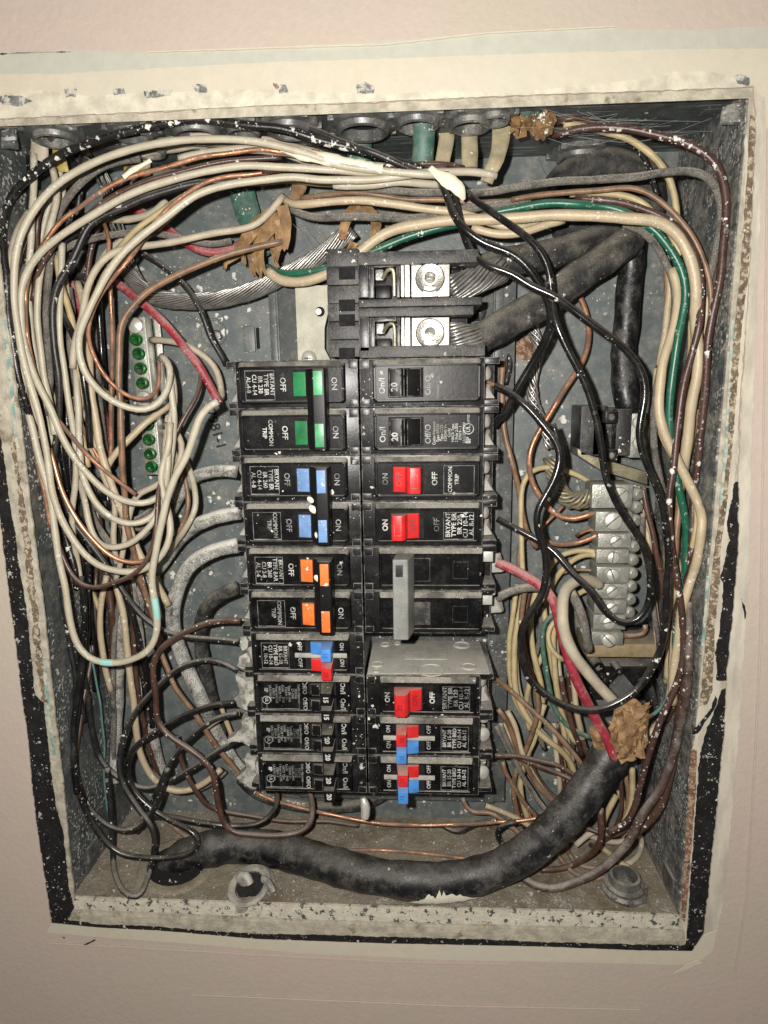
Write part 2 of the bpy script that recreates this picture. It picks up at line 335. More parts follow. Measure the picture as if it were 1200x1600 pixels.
def text(body, size, c, rot, mat, parent, name='lettering', bold=0.0, sx=1.0, line=1.0, h=0.05, basis=None):
    """flat lettering on a face that looks at the viewer; c in mm, size in mm"""
    cu = bpy.data.curves.new('t', 'FONT'); cu.body = body; cu.size = size; cu.align_x = 'CENTER'; cu.align_y = 'CENTER'
    cu.space_line = line; cu.extrude = h / 2; cu.offset = bold; cu.resolution_u = 2
    t = bpy.data.objects.new('t', cu); COL.objects.link(t)
    dg = bpy.context.evaluated_depsgraph_get(); me = bpy.data.meshes.new_from_object(t.evaluated_get(dg))
    bpy.data.objects.remove(t); bpy.data.curves.remove(cu)
    q = parent; off = Vector((0, 0, 0))
    while q is not None: off += q.location; q = q.parent
    R = basis if basis is not None else Matrix.Rotation(math.radians(rot), 3, 'Z')
    for v in me.vertices:
        p = R @ Vector((v.co.x * sx, v.co.y, v.co.z)) + Vector(c); v.co = mm(*p) - off
    me.materials.clear(); me.materials.append(M[mat]); me.name = name
    o = bpy.data.objects.new(name, me); COL.objects.link(o); o.parent = parent; return o
def join_text(objs, name):
    bm = bmesh.new()
    for o in objs: bm.from_mesh(o.data)
    me = bpy.data.meshes.new(name); bm.to_mesh(me); bm.free(); me.materials.append(objs[0].data.materials[0])
    n = bpy.data.objects.new(name, me); COL.objects.link(n); n.parent = objs[0].parent
    for o in objs: bpy.data.objects.remove(o)
    return n
def resample_loop(pts, step, jag, seed=0, closed=True):
    out = []; n = len(pts)
    for i in range(n if closed else n - 1):
        a, b = Vector(pts[i]), Vector(pts[(i + 1) % n]); L = (b - a).length; k = max(1, int(L / step))
        d = (b - a).normalized() if L else Vector((1, 0, 0)); nn = Vector((-d.y, d.x, 0))
        for j in range(k):
            p = a + (b - a) * (j / k); q = Vector((p.x * 0.28, p.y * 0.28, seed * 3.7))
            out.append(p + nn * jag * (noise.noise(q) * 1.4 + noise.noise(q * 3.1) * 0.8) if jag else p)
    return out
def slab(name, pxs, z, thick, mat, jag=0.3, step=1.5, parent=None, seed=0, holes=(), bevel=0):
    """outlined sheet lying at depth z (mm) with real thickness; outline given as picture points on that plane"""
    loops = [resample_loop([PP(float(t.split(',')[0]), float(t.split(',')[1]), z) for t in pxs.split()], step, jag, seed)]
    for h in holes: loops.append(resample_loop([PP(float(t.split(',')[0]), float(t.split(',')[1]), z) for t in h.split()], step, jag, seed + 1))
    bm = bmesh.new(); eds = []; rims = []
    for lp in loops:
        vv = [bm.verts.new(p) for p in lp]; rims.append(vv)
        eds += [bm.edges.new((vv[i], vv[(i + 1) % len(vv)])) for i in range(len(vv))]
    bmesh.ops.triangle_fill(bm, edges=eds, use_beauty=True)
    for vv in rims:
        lo_ = [bm.verts.new((v.co.x, v.co.y, v.co.z - thick)) for v in vv]
        for i in range(len(vv)):
            j = (i + 1) % len(vv); bm.faces.new((vv[i], vv[j], lo_[j], lo_[i]))
    bmesh.ops.recalc_face_normals(bm, faces=bm.faces)
    mb = MB(); mb.v = [v.co.copy() for v in bm.verts]; bm.verts.index_update(); mb.f = [tuple(v.index for v in f.verts) for f in bm.faces]
    bm.free(); return mb.build(name, mat, parent)
# ------------------------------------------------------------------ wall (setting)
HOLE = ("-45,187 200,176 400,165 600,158 800,149 1000,142 1178,135 1182,200 1172,430 1163,560 1157,650 1154,750 1156,830 1151,900 1143,994 1136,1065 1134,1106 "
        "1133,1138 1128,1181 1122,1250 1118,1300 1110,1375 1100,1460 1082,1488 1000,1487 850,1481 700,1478 600,1476 520,1474 400,1469 330,1464 250,1456 150,1451 80,1444 "
        "66,1350 58,1300 50,1233 43,1153 33,1087 25,1017 10,905 0,817 -20,690 -45,500")
w = slab('wall', "-900,-800 2100,-800 2100,2500 -900,2500", 0.80, 12, 'wall_paint', 0.45, 2.0, holes=(HOLE,)); tag(w, kind='structure')
def setting(o): return tag(o, kind='structure')
# coats of older paint round the opening: thin sheets with an edge of their own
setting(slab('wall_paint_coat', "-60,82 60,81 110,78 230,80 330,77 460,72 560,66 650,60 730,52 850,47 962,40 966,47 1100,46 1300,34 1300,76 1050,78 850,84 650,91 400,99 200,110 100,116 -60,117", 1.02, 0.6, 'green_grey_paint', 0.25, 3.0, seed=2))
setting(slab('wall_paint_coat', "-60,116 100,115 200,109 400,98 650,90 850,83 1050,77 1300,75 1300,1000 1225,1000 1212,600 1204,300 1196,160 1178,134 1000,141 800,148 600,157 400,164 200,175 -60,187", 1.22, 0.7, 'cream_paint', 0.25, 2.0, seed=3))
setting(slab('wall_paint_coat', "-60,146 60,141 140,150 210,146 290,143 400,139 480,144 600,147 700,141 800,146 900,134 1000,124 1040,113 1090,111 1130,116 1168,131 1170,136 1000,142 800,149 600,158 400,165 200,176 -60,188", 1.45, 0.3, 'white_edge', 0.25, 1.5, seed=4))
setting(slab('wall_paint_coat', "1183,150 1196,152 1190,300 1184,430 1180,560 1174,700 1173,800 1171,900 1164,1000 1158,1100 1150,1200 1141,1300 1131,1400 1122,1450 1100,1460 1110,1375 1122,1250 1133,1138 1136,1065 1151,900 1156,830 1154,750 1163,560 1172,430 1182,200", 1.25, 0.9, 'crust_right', 0.5, 1.5, seed=5))
setting(slab('wall_paint_coat', "1099,1463 1121,1453 1114,1486 1086,1508 1060,1508 900,1504 700,1500 480,1490 300,1475 150,1464 72,1457 80,1444 150,1451 250,1456 400,1469 600,1476 850,1481 1000,1487 1082,1488", 1.20, 0.9, 'cream_paint', 0.16, 2.5, seed=7))
setting(slab('wall_paint_coat', "-60,600 -20,690 0,817 10,905 25,1017 33,1087 43,1153 50,1233 58,1300 66,1350 80,1444 72,1459 62,1446 48,1350 40,1290 24,1160 12,1080 2,1000 -14,900 -60,800", 1.10, 0.6, 'wall_paint', 0.5, 1.5, seed=6))
# plaster between the wall board and the steel box
setting(slab('plaster_edge', "-90,182 1185,134 1190,500 1165,900 1140,1200 1110,1494 600,1485 60,1456 0,1000 -60,500 -90,300", -0.80, 6, 'crust', 0.0, 6.0,
     holes=("-42,178 1172,131 1062,1437 115,1404",), seed=8))
setting(slab('plaster_strip', "1170,240 1165,180 1160,430 1150,500 1143,600 1140,700 1130,800 1116,893 1106,987 1094,1090 1086,1145 1078,1200 1073,1300 1065,1440 1072,1478 1085,1300 1096,1172 1118,1112 1126,1065 1119,1031 1128,960 1133,905 1137,830 1147,757 1154,650 1161,560 1171,430 1180,240", -0.30, 0.6, 'crust_right', 0.5, 1.5, seed=9))
setting(slab('brown_strip', "1173,180 1181,182 1170,430 1160,500 1152,600 1144,700 1134,800 1126,860 1125,905 1117,980 1113,1080 1105,1100 1094,1103 1096,1080 1104,987 1113,893 1125,800 1135,700 1140,600 1149,500 1158,430", 0.10, 0.6, 'bare_brown', 0.35, 1.5, seed=10))
setting(slab('rust_strip', "1080,1170 1089,1172 1087,1240 1080,1330 1075,1400 1070,1440 1064,1436 1072,1300 1077,1220", 0.10, 0.5, 'rust', 0.3, 1.5, seed=11))
setting(slab('teal_paint_strip', "1143,500 1147,500 1141,600 1137,700 1128,790 1124,790 1133,690 1139,590", 0.40, 0.4, 'teal_paint', 0.25, 1.2, seed=12))
setting(slab('teal_paint_strip', "1104,900 1109,900 1104,960 1100,1010 1096,1010 1101,950", 0.40, 0.4, 'teal_paint', 0.25, 1.2, seed=13))
for k, s_ in enumerate((
    "1147,757 1155,752 1156,800 1157,860 1152,900 1150,937 1144,994 1141,1031 1137,1064 1120,1063 1121,1050 1119,1031 1119,1007 1124,997 1125,981 1127,962 1129,947 1131,919 1127,900 1133,880 1138,853 1143,845 1137,830 1138,803 1145,780",
    "1129,1080 1136,1076 1135,1106 1133,1138 1129,1181 1123,1250 1119,1300 1111,1375 1101,1460 1083,1489 1070,1486 1073,1470 1076,1440 1079,1375 1085,1300 1089,1250 1092,1200 1096,1172 1105,1138 1112,1125",
    "1118,1086 1122,1092 1118,1106 1104,1126 1090,1146 1083,1148 1086,1140 1100,1122 1112,1106",
    "-20,560 -6,640 0,690 7,733 13,783 22,833 28,883 37,933 45,1000 53,1087 67,1100 72,1150 80,1217 87,1267 98,1300 107,1390 115,1418 104,1440 80,1446 66,1350 57,1300 49,1233 42,1153 32,1087 24,1017 9,905 -2,817 -24,690 -60,560",
    "100,1438 150,1446 250,1450 330,1457 400,1461 520,1463 600,1466 700,1468 850,1474 1000,1478 1084,1479 1084,1489 1000,1488 850,1483 700,1480 600,1477 520,1475 400,1471 330,1466 250,1458 150,1453 80,1447")):
    setting(slab('black_mastic', s_, 0.30, 1.0, 'black_mastic', 0.42, 1.0, seed=20 + k))
setting(slab('brown_strip', "17,700 24,740 34,830 42,900 50,960 57,1040 66,1095 72,1098 66,1040 58,960 50,890 42,820 30,740 22,690", 0.50, 0.7, 'bare_brown', 1.1, 1.5, seed=31))
setting(slab('plaster_strip', "120,1428 300,1436 500,1443 700,1449 900,1453 1060,1457 1058,1470 900,1466 700,1462 500,1456 300,1447 118,1438", 0.00, 0.8, 'crust', 0.6, 1.5, seed=32))
for k, (s_, m_) in enumerate((("10,148 34,150 50,158 30,166 4,163 -10,152", 'chip'), ("100,138 120,137 118,150 103,152", 'chip'), ("176,138 194,137 196,146 178,149", 'chip'), ("224,142 268,140 266,150 228,152", 'chip'), ("300,133 320,132 324,144 308,145", 'chip'),
        ("434,133 446,132 452,144 436,146", 'chip'), ("426,130 433,131 436,138 430,140", 'rust'), ("558,134 570,127 583,134 584,146 557,146", 'chip'), ("1146,117 1158,114 1170,122 1170,133 1152,130", 'chip'))):
    setting(slab('paint_chip', s_, 1.80, 0.15, m_, 0.5, 0.8, seed=40 + k))
for k, s_ in enumerate(("1158,934 1160,940 1164,946 1166,958 1164,969 1163,958 1160,948", "128,1477 148,1468 149,1470 133,1478", "96,1463 102,1465 100,1467", "-5,84 40,81.6 75,81 110,80.4 111,81.2 75,82 40,82.6 0,85")):
    setting(slab('paint_crack', s_, 1.55, 0.1, 'ink_black', 0.2, 0.6, seed=60 + k))
for k, s_ in enumerate(("75,1474 200,1480 400,1492 600,1502 795,1507 795,1509 600,1504.5 400,1494.5 200,1482.5 75,1476", "230,80 460,72 600,68 760,50 962,40 962,42 760,52.5 600,70.5 460,74.5 230,82",
        "1199,200 1201,200 1196,560 1192,800 1190,1000 1180,1200 1168,1400 1150,1520 1148,1520 1166,1400 1178,1200 1187,1000 1190,800 1194,560", "300,1555 700,1572 1000,1578 1000,1579.5 700,1573.5 300,1556.5")):
    setting(slab('paint_ridge', s_, 1.75, 0.6, 'cream_paint' if k == 1 else 'wall_paint', 0.12, 1.2, seed=75 + k))
setting(slab('paint_flake', "1052,1522 1072,1508 1090,1500 1098,1505 1075,1515", 2.40, 0.3, 'cream_paint', 0.3, 1.0, seed=70))
# ------------------------------------------------------------------ the steel box
X1, Y1, D1 = BW * 500, BH * 500, BD * 1000
box = empty('breaker_box', (0, 0, -D1), 'recessed grey steel breaker box, open and crammed with dusty wires', 'breaker box')
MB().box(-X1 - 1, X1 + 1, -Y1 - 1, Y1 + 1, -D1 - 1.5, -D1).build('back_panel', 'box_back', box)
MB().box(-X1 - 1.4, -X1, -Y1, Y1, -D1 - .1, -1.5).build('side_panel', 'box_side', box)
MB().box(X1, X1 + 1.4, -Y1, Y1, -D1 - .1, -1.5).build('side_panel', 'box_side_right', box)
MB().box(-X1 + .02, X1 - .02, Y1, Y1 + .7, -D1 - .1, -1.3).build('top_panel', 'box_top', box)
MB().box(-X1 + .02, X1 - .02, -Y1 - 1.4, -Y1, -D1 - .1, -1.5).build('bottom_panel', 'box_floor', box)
fl = MB(); 
for i in range(2): pass
slab('bottom_flange', "117,1402 300,1408 600,1417 900,1424 1050,1430 1062,1432 1060,1452 900,1447 700,1443 500,1437 300,1428 112,1420", -0.20, 1.4, 'peeling', 0.25, 1.5, parent=box, seed=80)
slab('side_flange', "-36,190 -26,190 10,500 30,640 52,830 68,950 84,1100 98,1220 108,1330 116,1402 108,1402 99,1330 88,1220 72,1100 52,950 36,830 14,640 -8,500", -0.40, 1.2, 'crust', 0.35, 1.5, parent=box, seed=81)
slab('flange_paint', "3,500 8,500 18,570 26,680 31,700 25,700 14,600", 0.10, 0.3, 'teal_paint', 0.3, 1.0, parent=box, seed=82)
slab('flange_paint', "66,1030 71,1032 78,1117 87,1180 82,1180 72,1110", 0.10, 0.3, 'teal_paint', 0.3, 1.0, parent=box, seed=83)
# corner tabs and screw bosses
for (u, v, z) in ((1150, 172, -3), (2, 212, -6)):
    c = PP(u, v, z)
    m_ = MB(); m_.hexa([(c.x - 5, c.y - 4, c.z - 6), (c.x + 5, c.y - 5, c.z - 6), (c.x + 5, c.y + 5, c.z - 6), (c.x - 4, c.y + 4, c.z - 6), (c.x - 3, c.y - 3, c.z - 4), (c.x + 5, c.y - 4, c.z - 3), (c.x + 5, c.y + 5, c.z - 3), (c.x - 2, c.y + 4, c.z - 4)])
    m_.build('corner_tab', 'box_side_right', box, bevel=0.8)
for (u, v) in ((140, 1352), (1042, 1400)):
    c = on_floor(u, v); s_ = -1 if u < 600 else 1
    m_ = MB(); x0 = s_ * (X1 - 1.2); m_.box(x0 - 1, x0 + 1, c.y + 8, c.y + 18, c.z - 8, c.z + 8); m_.build('corner_tab', 'fitting', box, bevel=0.4)
# knockouts pressed in the back
for (u, v, r) in ((333, 520, 9), (900, 232, 22), (822, 545, 6), (300, 470, 5)):
    c = PP(u, v, -D1 + .1)
    MB().lathe((c.x, c.y, c.z), (0, 0, 1), [(r - 1.6, 0), (r - 1.3, .8), (r - .4, .8), (r, 0)], 32).build('knockout_ring', 'box_back', box)
c = PP(822, 545, -D1 + 1); MB().cyl((c.x, c.y, c.z), (0, 0, 1), 7, .7, 24).build('knockout_plug', 'rust', box, bevel=.2)
c = PP(338, 525, -D1 + .5); MB().cyl((c.x, c.y, c.z), (0, 0, 1), 4, 1.6, 20, 3).build('knockout_plug', 'fitting', box, bevel=.3)
t_ = text('7981-1', 9.5, (0, 0, 0), 0, 'ink_black', box, 'stamped_number', bold=0.22)
c = PP(337, 671, -D1 + .25); Rm = Matrix.Rotation(math.radians(-76), 3, 'Z')
bpy.data.objects.remove(t_); text('7981-1', 9.5, tuple(c), -76, 'ink_black', box, 'stamped_number', bold=0.22)
# dusty knockout rings on the floor and the big cable hole
c = on_floor(276, 1352); HC = c
MB().lathe((c.x, c.y + .1, c.z), (0, 1, 0), [(20, 0), (20.5, 1.2), (24, 1.6), (26, 1.0), (27, 0)], 40, sx=.9).build('cable_hole_ring', 'box_floor', box)
MB().cyl((c.x, c.y + .05, c.z), (0, 1, 0), 20, .25, 32).build('cable_hole', 'hole', box)
for (u, v, r) in ((490, 1370, 10), (650, 1310, 12), (560, 1340, 11), (880, 1330, 11)):
    c = on_floor(u, v); MB().lathe((c.x, c.y + .1, c.z), (0, 1, 0), [(r - 1.5, 0), (r - 1.2, .6), (r - .3, .6), (r, 0)], 32).build('knockout_ring', 'box_floor', box)
# ------------------------------------------------------------------ pan behind the breakers
ZB = -7.07; Y0 = 90.03; XC = 0.79; ZP = -67.0
pan = empty('mounting_pan', (0, 0, ZP), 'grey ribbed steel pan the breakers are clipped to', 'mounting pan')
a = PP(432, 462, ZP); b = PP(786, 1245, ZP); top_ = PP(600, 415, ZP).y
MB().box(a.x, b.x + 1, b.y - 4, top_, ZP - 5, ZP).build('pan_plate', 'pan', pan, bevel=.5)
a2 = PP(420, 462, ZP)
m_ = MB(); m_.box(a2.x, a.x - .3, b.y, top_, ZP - 9, ZP + 2); m_.build('pan_flange', 'pan', pan, bevel=.8)
m_ = MB(); xr = PP(768, 600, ZP).x; m_.box(xr, xr + 1.2, b.y - 4, top_, ZP + .02, ZP + 4); m_.box(xr + 1.22, xr + 6, b.y - 4, top_, ZP + .02, ZP + 1.5); m_.build('pan_flange', 'pan', pan, bevel=.4)
m_ = MB(); m_.box(PP(432, 500, ZP).x, PP(436, 500, ZP).x, b.y, top_, ZP + .02, ZP + 1.6); m_.build('pan_rib', 'pan', pan, bevel=.4)
# slots
for (u, v) in ((392, 530),):
    c = PP(u, v, -D1 + .3); MB().box(c.x - 4.5, c.x + 3, c.y - 8, c.y + 8, c.z, c.z + 2.2).build('pressed_tab', 'box_back', box, bevel=.6)
    MB().box(c.x + 3.6, c.x + 5.6, c.y - 6, c.y + 7, c.z, c.z + .3).build('slot', 'hole', box)
# cream bracket with hole and screw
br = empty('bus_bracket', tuple(PP(488, 505, -58)), 'cream painted bus bracket with round hole and screw, left of the lug block', 'bracket')
pl = [PP(*q, -52) for q in ((461, 446), (512, 446), (514, 480), (507, 512), (507, 545), (518, 566), (466, 568))]
slab('bracket_plate', "461,446 512,446 514,482 507,512 507,545 518,566 466,568", -52, 3, 'cream_bracket', 0.0, 20, parent=br)
c = PP(500, 487, -51.7); MB().cyl((c.x, c.y, c.z), (0, 0, 1), 2.8, .15, 20).build('bracket_hole', 'hole', br)
MB().cyl((c.x - .9, c.y, c.z + .16), (0, 0, 1), 1.7, .1, 16).build('hole_glint', 'bright_zinc', br)
c = PP(483, 560, -51.9); m_ = MB(); m_.lathe((c.x, c.y, c.z), (0, 0, 1), [(0.01, 3.2), (2, 3), (3.6, 2.2), (4.4, 1), (4.6, 0)], 24)
m_.build('screw', 'bright_zinc', br); MB().box(c.x - 2.2, c.x + 2.2, c.y - .35, c.y + .35, c.z + 2.6, c.z + 3.3).build('screw_slot', 'hole', br)
c = PP(746, 487, ZP + 6)
s_ = empty('pan_screw', tuple(c), 'cross-head screw holding the pan right of the lug block', 'screw')
MB().lathe((c.x, c.y, c.z), (0, 0, 1), [(0.01, 3), (2, 2.8), (3.8, 2), (4.8, .8), (5, 0)], 24).build('screw_head', 'fitting', s_)
m_ = MB(); m_.box(c.x - 2.4, c.x + 2.4, c.y - .5, c.y + .5, c.z + 2.4, c.z + 3.1); m_.box(c.x - .5, c.x + .5, c.y - 2.4, c.y + 2.4, c.z + 2.45, c.z + 3.12); m_.build('screw_cross', 'hole', s_)
# ------------------------------------------------------------------ circuit breakers
def rrect(x0, x1, y0, y1, r, z, k=5):
    out = []
    for (cx, cy, a0) in ((x1 - r, y1 - r, 0), (x0 + r, y1 - r, 90), (x0 + r, y0 + r, 180), (x1 - r, y0 + r, 270)):
        for i in range(k + 1):
            t = math.radians(a0 + 90 * i / k); out.append((cx + r * math.cos(t), cy + r * math.sin(t), z))
    return out
class Fr:                      # breaker-local frame: X runs outward from the middle seam
    def __init__(s, side, row): s.s = side; s.y = Y0 - 25.4 * row
    def p(s, X, y, z): return (XC + s.s * X, s.y + y, ZB + z)
    def bx(s, mb, X0, X1_, y0, y1, z0, z1): mb.box(XC + s.s * X0, XC + s.s * X1_, s.y + y0, s.y + y1, ZB + z0, ZB + z1)
    def prism(s, mb, prof, y0, y1): mb.prism_xz([(XC + s.s * X, ZB + z) for X, z in prof], s.y + y0, s.y + y1)
    def txt(s, body, size, X, y, z, parent, mat='ink', **k):
        return text(body, size, s.p(X, y, z), -90 if s.s < 0 else 90, mat, parent, **k)
def pole_body(fr, root, X0=7.3, X1_=64, rim=True, right=False, rr=1.8, tall=(12.6, 12.6), mat='bk'):
    lo_, hi = tall; re = 74 if fr.s > 0 else 71.5
    m_ = MB()
    fr.bx(m_, .5, 66.0, -lo_ + .08, hi - .08, -54.5, -3.0)
    fr.bx(m_, 66.02, re - 1, -lo_ + .1, hi - .1, -54.4, -22)
    # rails either side of the wire terminal
    fr.bx(m_, 65.9, re, hi - 3.6, hi - .14, -53, -6.2); fr.bx(m_, 65.9, re, -lo_ + .14, -lo_ + 3.0, -53, -6.2)
    # shoulder steps at the hub end
    fr.bx(m_, .7, 5.6, hi - 5, hi - .5, -3.1, -2.1); fr.bx(m_, .7, 5.6, -lo_ + .5, -lo_ + 4.5, -3.1, -2.1)
    m_.build('breaker_body', mat, root, bevel=.32)
    m_ = MB(); y0, y1 = -10.0, 10.0
    A = lambda q: [fr.p(*t) for t in q]
    m_.rings([A(rrect(X0 - .3, X1_ + .3, y0 - .3, y1 + 1.9, rr, -3.05)), A(rrect(X0 + .15, X1_ - .15, y0 + .15, y1 - .15, rr, -.35)), A(rrect(X0 + .55, X1_ - .55, y0 + .55, y1 - .55, rr, 0)),
              A(rrect(X0 + 1.4, X1_ - 1.4, y0 + 1.2, y1 - 1.4, max(.3, rr - .6), -.05)), A(rrect(X0 + 1.6, X1_ - 1.6, y0 + 1.4, y1 - 1.6, max(.25, rr - .7), -.75))], cap0=False)
    m_.build('face_plate', 'bk_face', root, smooth=40)
def terminal(fr, root, dy=0.0, big=False, style='wedge'):
    re = 66.3
    m_ = MB()
    if style == 'wedge':
        m_.hexa([fr.p(re, -9 + dy, -22), fr.p(re + 7, -9 + dy, -22), fr.p(re + 5, -1 + dy, -22), fr.p(re, -1 + dy, -22),
                 fr.p(re, -9 + dy, -14), fr.p(re + 6.6, -9 + dy, -16), fr.p(re + 3.2, -3.5 + dy, -17), fr.p(re, -3.5 + dy, -15)])
        m_.build('terminal_clamp', 'grey_term', root, bevel=.3)
        c = fr.p(re + 1.2, 4.2 + dy, -15); ax = (fr.s * .75, .1, .65)
        MB().lathe(c, ax, [(0.01, 2.4), (2.2, 2.2), (3.4, 1.5), (3.8, 0), (3.8, -4)], 18).build('terminal_screw', 'bright_zinc', root)
    elif style == 'blob':
        c = fr.p(re + 2.8, dy, -17); ax = (fr.s * .35, .25, .9)
        MB().lathe(c, ax, [(0.01, 3.2), (2.3, 3), (3.9, 2), (4.4, 0), (4.2, -6)], 18).build('terminal_screw', 'grey_term', root)
        m_.hexa([fr.p(re, -4.6 + dy, -26), fr.p(re + 9, -3.5 + dy, -30), fr.p(re + 8, 3 + dy, -30), fr.p(re, 4.6 + dy, -26),
                 fr.p(re, -4.4 + dy, -20), fr.p(re + 6, -3.5 + dy, -22), fr.p(re + 5, 3 + dy, -22), fr.p(re, 4.4 + dy, -20)])
        m_.build('terminal_clamp', 'grey_term', root, bevel=.5)
    elif style == 'tongue':
        m_.hexa([fr.p(re, -11 + dy, -36), fr.p(re + 17, -10.5 + dy, -36), fr.p(re + 14, 1 + dy, -36), fr.p(re, 4 + dy, -36),
                 fr.p(re, -11 + dy, -30), fr.p(re + 15, -10.5 + dy, -32), fr.p(re + 11, -2 + dy, -33), fr.p(re, 0 + dy, -31)])
        m_.build('terminal_tongue', 'grey_term', root, bevel=1.0)
        MB().box(*sorted((fr.p(re + .5, 0, 0)[0], fr.p(re + 6.5, 0, 0)[0])), fr.y + 2 + dy, fr.y + 9.5 + dy, ZB - 24, ZB - 10).build('terminal_lug', 'bright_zinc', root, bevel=.6)
def rocker(fr, root, mat, a=16.5, b=33.0, w=6.3, dy=0.0, flip=False, hgt=6.8, mat2=None, name='handle', mid=None):
    """two-lobed toggle: the proud lobe is towards a (flip: towards b)"""
    L_ = b - a; mid = .52
    prof = [(0, -.6), (0.02, hgt * .8), (.05, hgt * .95), (.10, hgt), (mid - .12, hgt), (mid - .02, hgt * .86), (mid + .06, hgt * .36), (.96, hgt * .16), (1, hgt * .08), (1, -.6)]
    pr = [((b - t * L_) if flip else (a + t * L_), z) for t, z in prof]
    m_ = MB(); fr.prism(m_, pr, dy - w, dy + w)
    o = m_.build(name, mat, root, bevel=.35); return o
def window(fr, root, X0, X1_, y0, y1, mat='hole', z=-.72, name='handle_slot', t=.25):
    m_ = MB(); fr.bx(m_, X0, X1_, y0, y1, z, z + t); return m_.build(name, mat, root)
def frame(fr, root, X0, X1_, y0, y1, mat='ink_dim', w=.22, z=-.70, name='label_border'):
    m_ = MB()
    fr.bx(m_, X0, X1_, y0, y0 + w * 2.2, z, z + .08); fr.bx(m_, X0, X1_, y1 - w, y1, z, z + .08)
    fr.bx(m_, X0, X0 + w, y0 + w * 2.25, y1 - w * 1.05, z, z + .08); fr.bx(m_, X1_ - w, X1_, y0 + w * 2.25, y1 - w * 1.05, z, z + .08)
    return m_.build(name, mat, root)
ZT = -.66
def breaker(name, side, row, n, label, group=None):
    base = (XC + side * 35, Y0 - 25.4 * (row + (n - 1) / 2), ZB - 55)
    return empty(name, base, label, 'circuit breaker', group)
# -- left: three two-pole breakers with tie bars
def two_pole_left(row, lines, col, label, light=None, ylab=0):
    root = breaker('double_pole_breaker', -1, row, 2, label, 'two-pole breakers in the left column')
    for k in (0, 1):
        fr = Fr(-1, row + k); pole_body(fr, root); terminal(fr, root)
        window(fr, root, 16, 35.5, -7.2, 7.6)
        m_ = MB(); fr.prism(m_, [(27.5, -.6), (27.5, 2.6), (34.4, .9), (34.6, -.6)], -6.3, 6.3); m_.build('handle', col, root, bevel=.3)
        fr.txt('ON', 4.3, 13.0, 0, ZT, root, 'ink_dim' if k == 0 and row else 'ink', bold=.05)
        fr.txt('OFF', 4.3, 40.3, 0, ZT, root, 'ink' if row != 2 else 'ink_dim', bold=.05)
        if k == 0:
            fr.txt(lines, 3.35, 52.3, 0, ZT, root, 'ink', bold=.04, line=.95, sx=.92); frame(fr, root, 44.6, 60.4, -8.2, 7.4, 'ink_dim')
        else:
            if row: frame(fr, root, 44.6, 60.4, -8.2, 7.4, 'ink_dim')
            fr.txt('COMMON\nTRIP', 3.2, 49.6, 0, ZT, root, 'ink' if not row else 'ink_dim', bold=.09 if row else .05, line=1.05, sx=.95)
    y1 = Y0 - 25.4 * row + 8.0; y0 = Y0 - 25.4 * (row + 1) - 8.6
    m_ = MB(); m_.prism_xz([(XC - 15.8, ZB + .2), (XC - 15.8, ZB + 10.0), (XC - 16.6, ZB + 10.8), (XC - 22.6, ZB + 10.8), (XC - 23.6, ZB + 10.2), (XC - 24.2, ZB + 5.4), (XC - 26.6, ZB + 4.6), (XC - 26.8, ZB + .2)], y0, y1)
    bar = m_.build('tie_bar', 'bk_handle', root, bevel=.7, seg=3)
    for k in (0, 1):
        yy = Y0 - 25.4 * (row + k); d = (3.0 if k == 0 else -1.0)
        MB().box(XC - 22.1, XC - 17.4, yy - 6.6 + d * .3, yy + 5.6 + d * .3, ZB + 10.2, ZB + 11.2).build('handle_insert', light or col, bar, bevel=.25)
    return root
two_pole_left(0, 'BRYANT\nTYPE BR\nBR 230\nCU 4-14\nAL 4-8', 'green_h', 'black two-pole breaker with green handle inserts at the top of the left column', 'green_h_light')
two_pole_left(2, 'BRYANT\nTYPE BR\nBR 260\nCU 4-14\nAL 4-8', 'blue_h', 'black two-pole breaker with pale blue handle inserts splashed with white paint')
two_pole_left(4, 'BRYANT\nTYPE BAR\nBR 260\nCU 2-8\nAL 2-6', 'orange_h', 'black two-pole breaker with bright orange handle inserts in the left column')
bb_ = bpy.data.objects
# white paint blobs on the pale blue breaker
for (u, v, r, z) in ((485, 781, 2.2, 3), (489, 796, 2.8, 3), (499, 838, 3.2, 3.1), (508, 835, 2.0, 3), (517, 768, 2.2, -7.5), (496, 904, 2.4, 2.6), (481, 873, 1.0, -7.6), (425, 830, .9, -7.6)):
    c = PP(u, v, z); r *= .62
    tag(MB().lathe(tuple(c), (0, 0, 1), [(.01, .55), (r * .6, .45), (r, .1), (r * 1.05, -.4)], 14, sx=1.5).build('paint_spatter', 'paint_blob'),
        {485: 'white paint smear on the upper tie bar above the pale blue insert', 489: 'white paint smear running down the black tie bar middle', 499: 'white paint blob over the lower pale blue insert', 508: 'small white paint blob right of the lower pale blue insert',
         517: 'white paint drop near ON beside the upper pale blue insert', 496: 'white paint streak on the black bar left of the upper orange insert', 481: 'white paint dot above the orange breaker label', 425: 'white paint dot on the pale blue breaker lower label'}[u], 'paint splash')
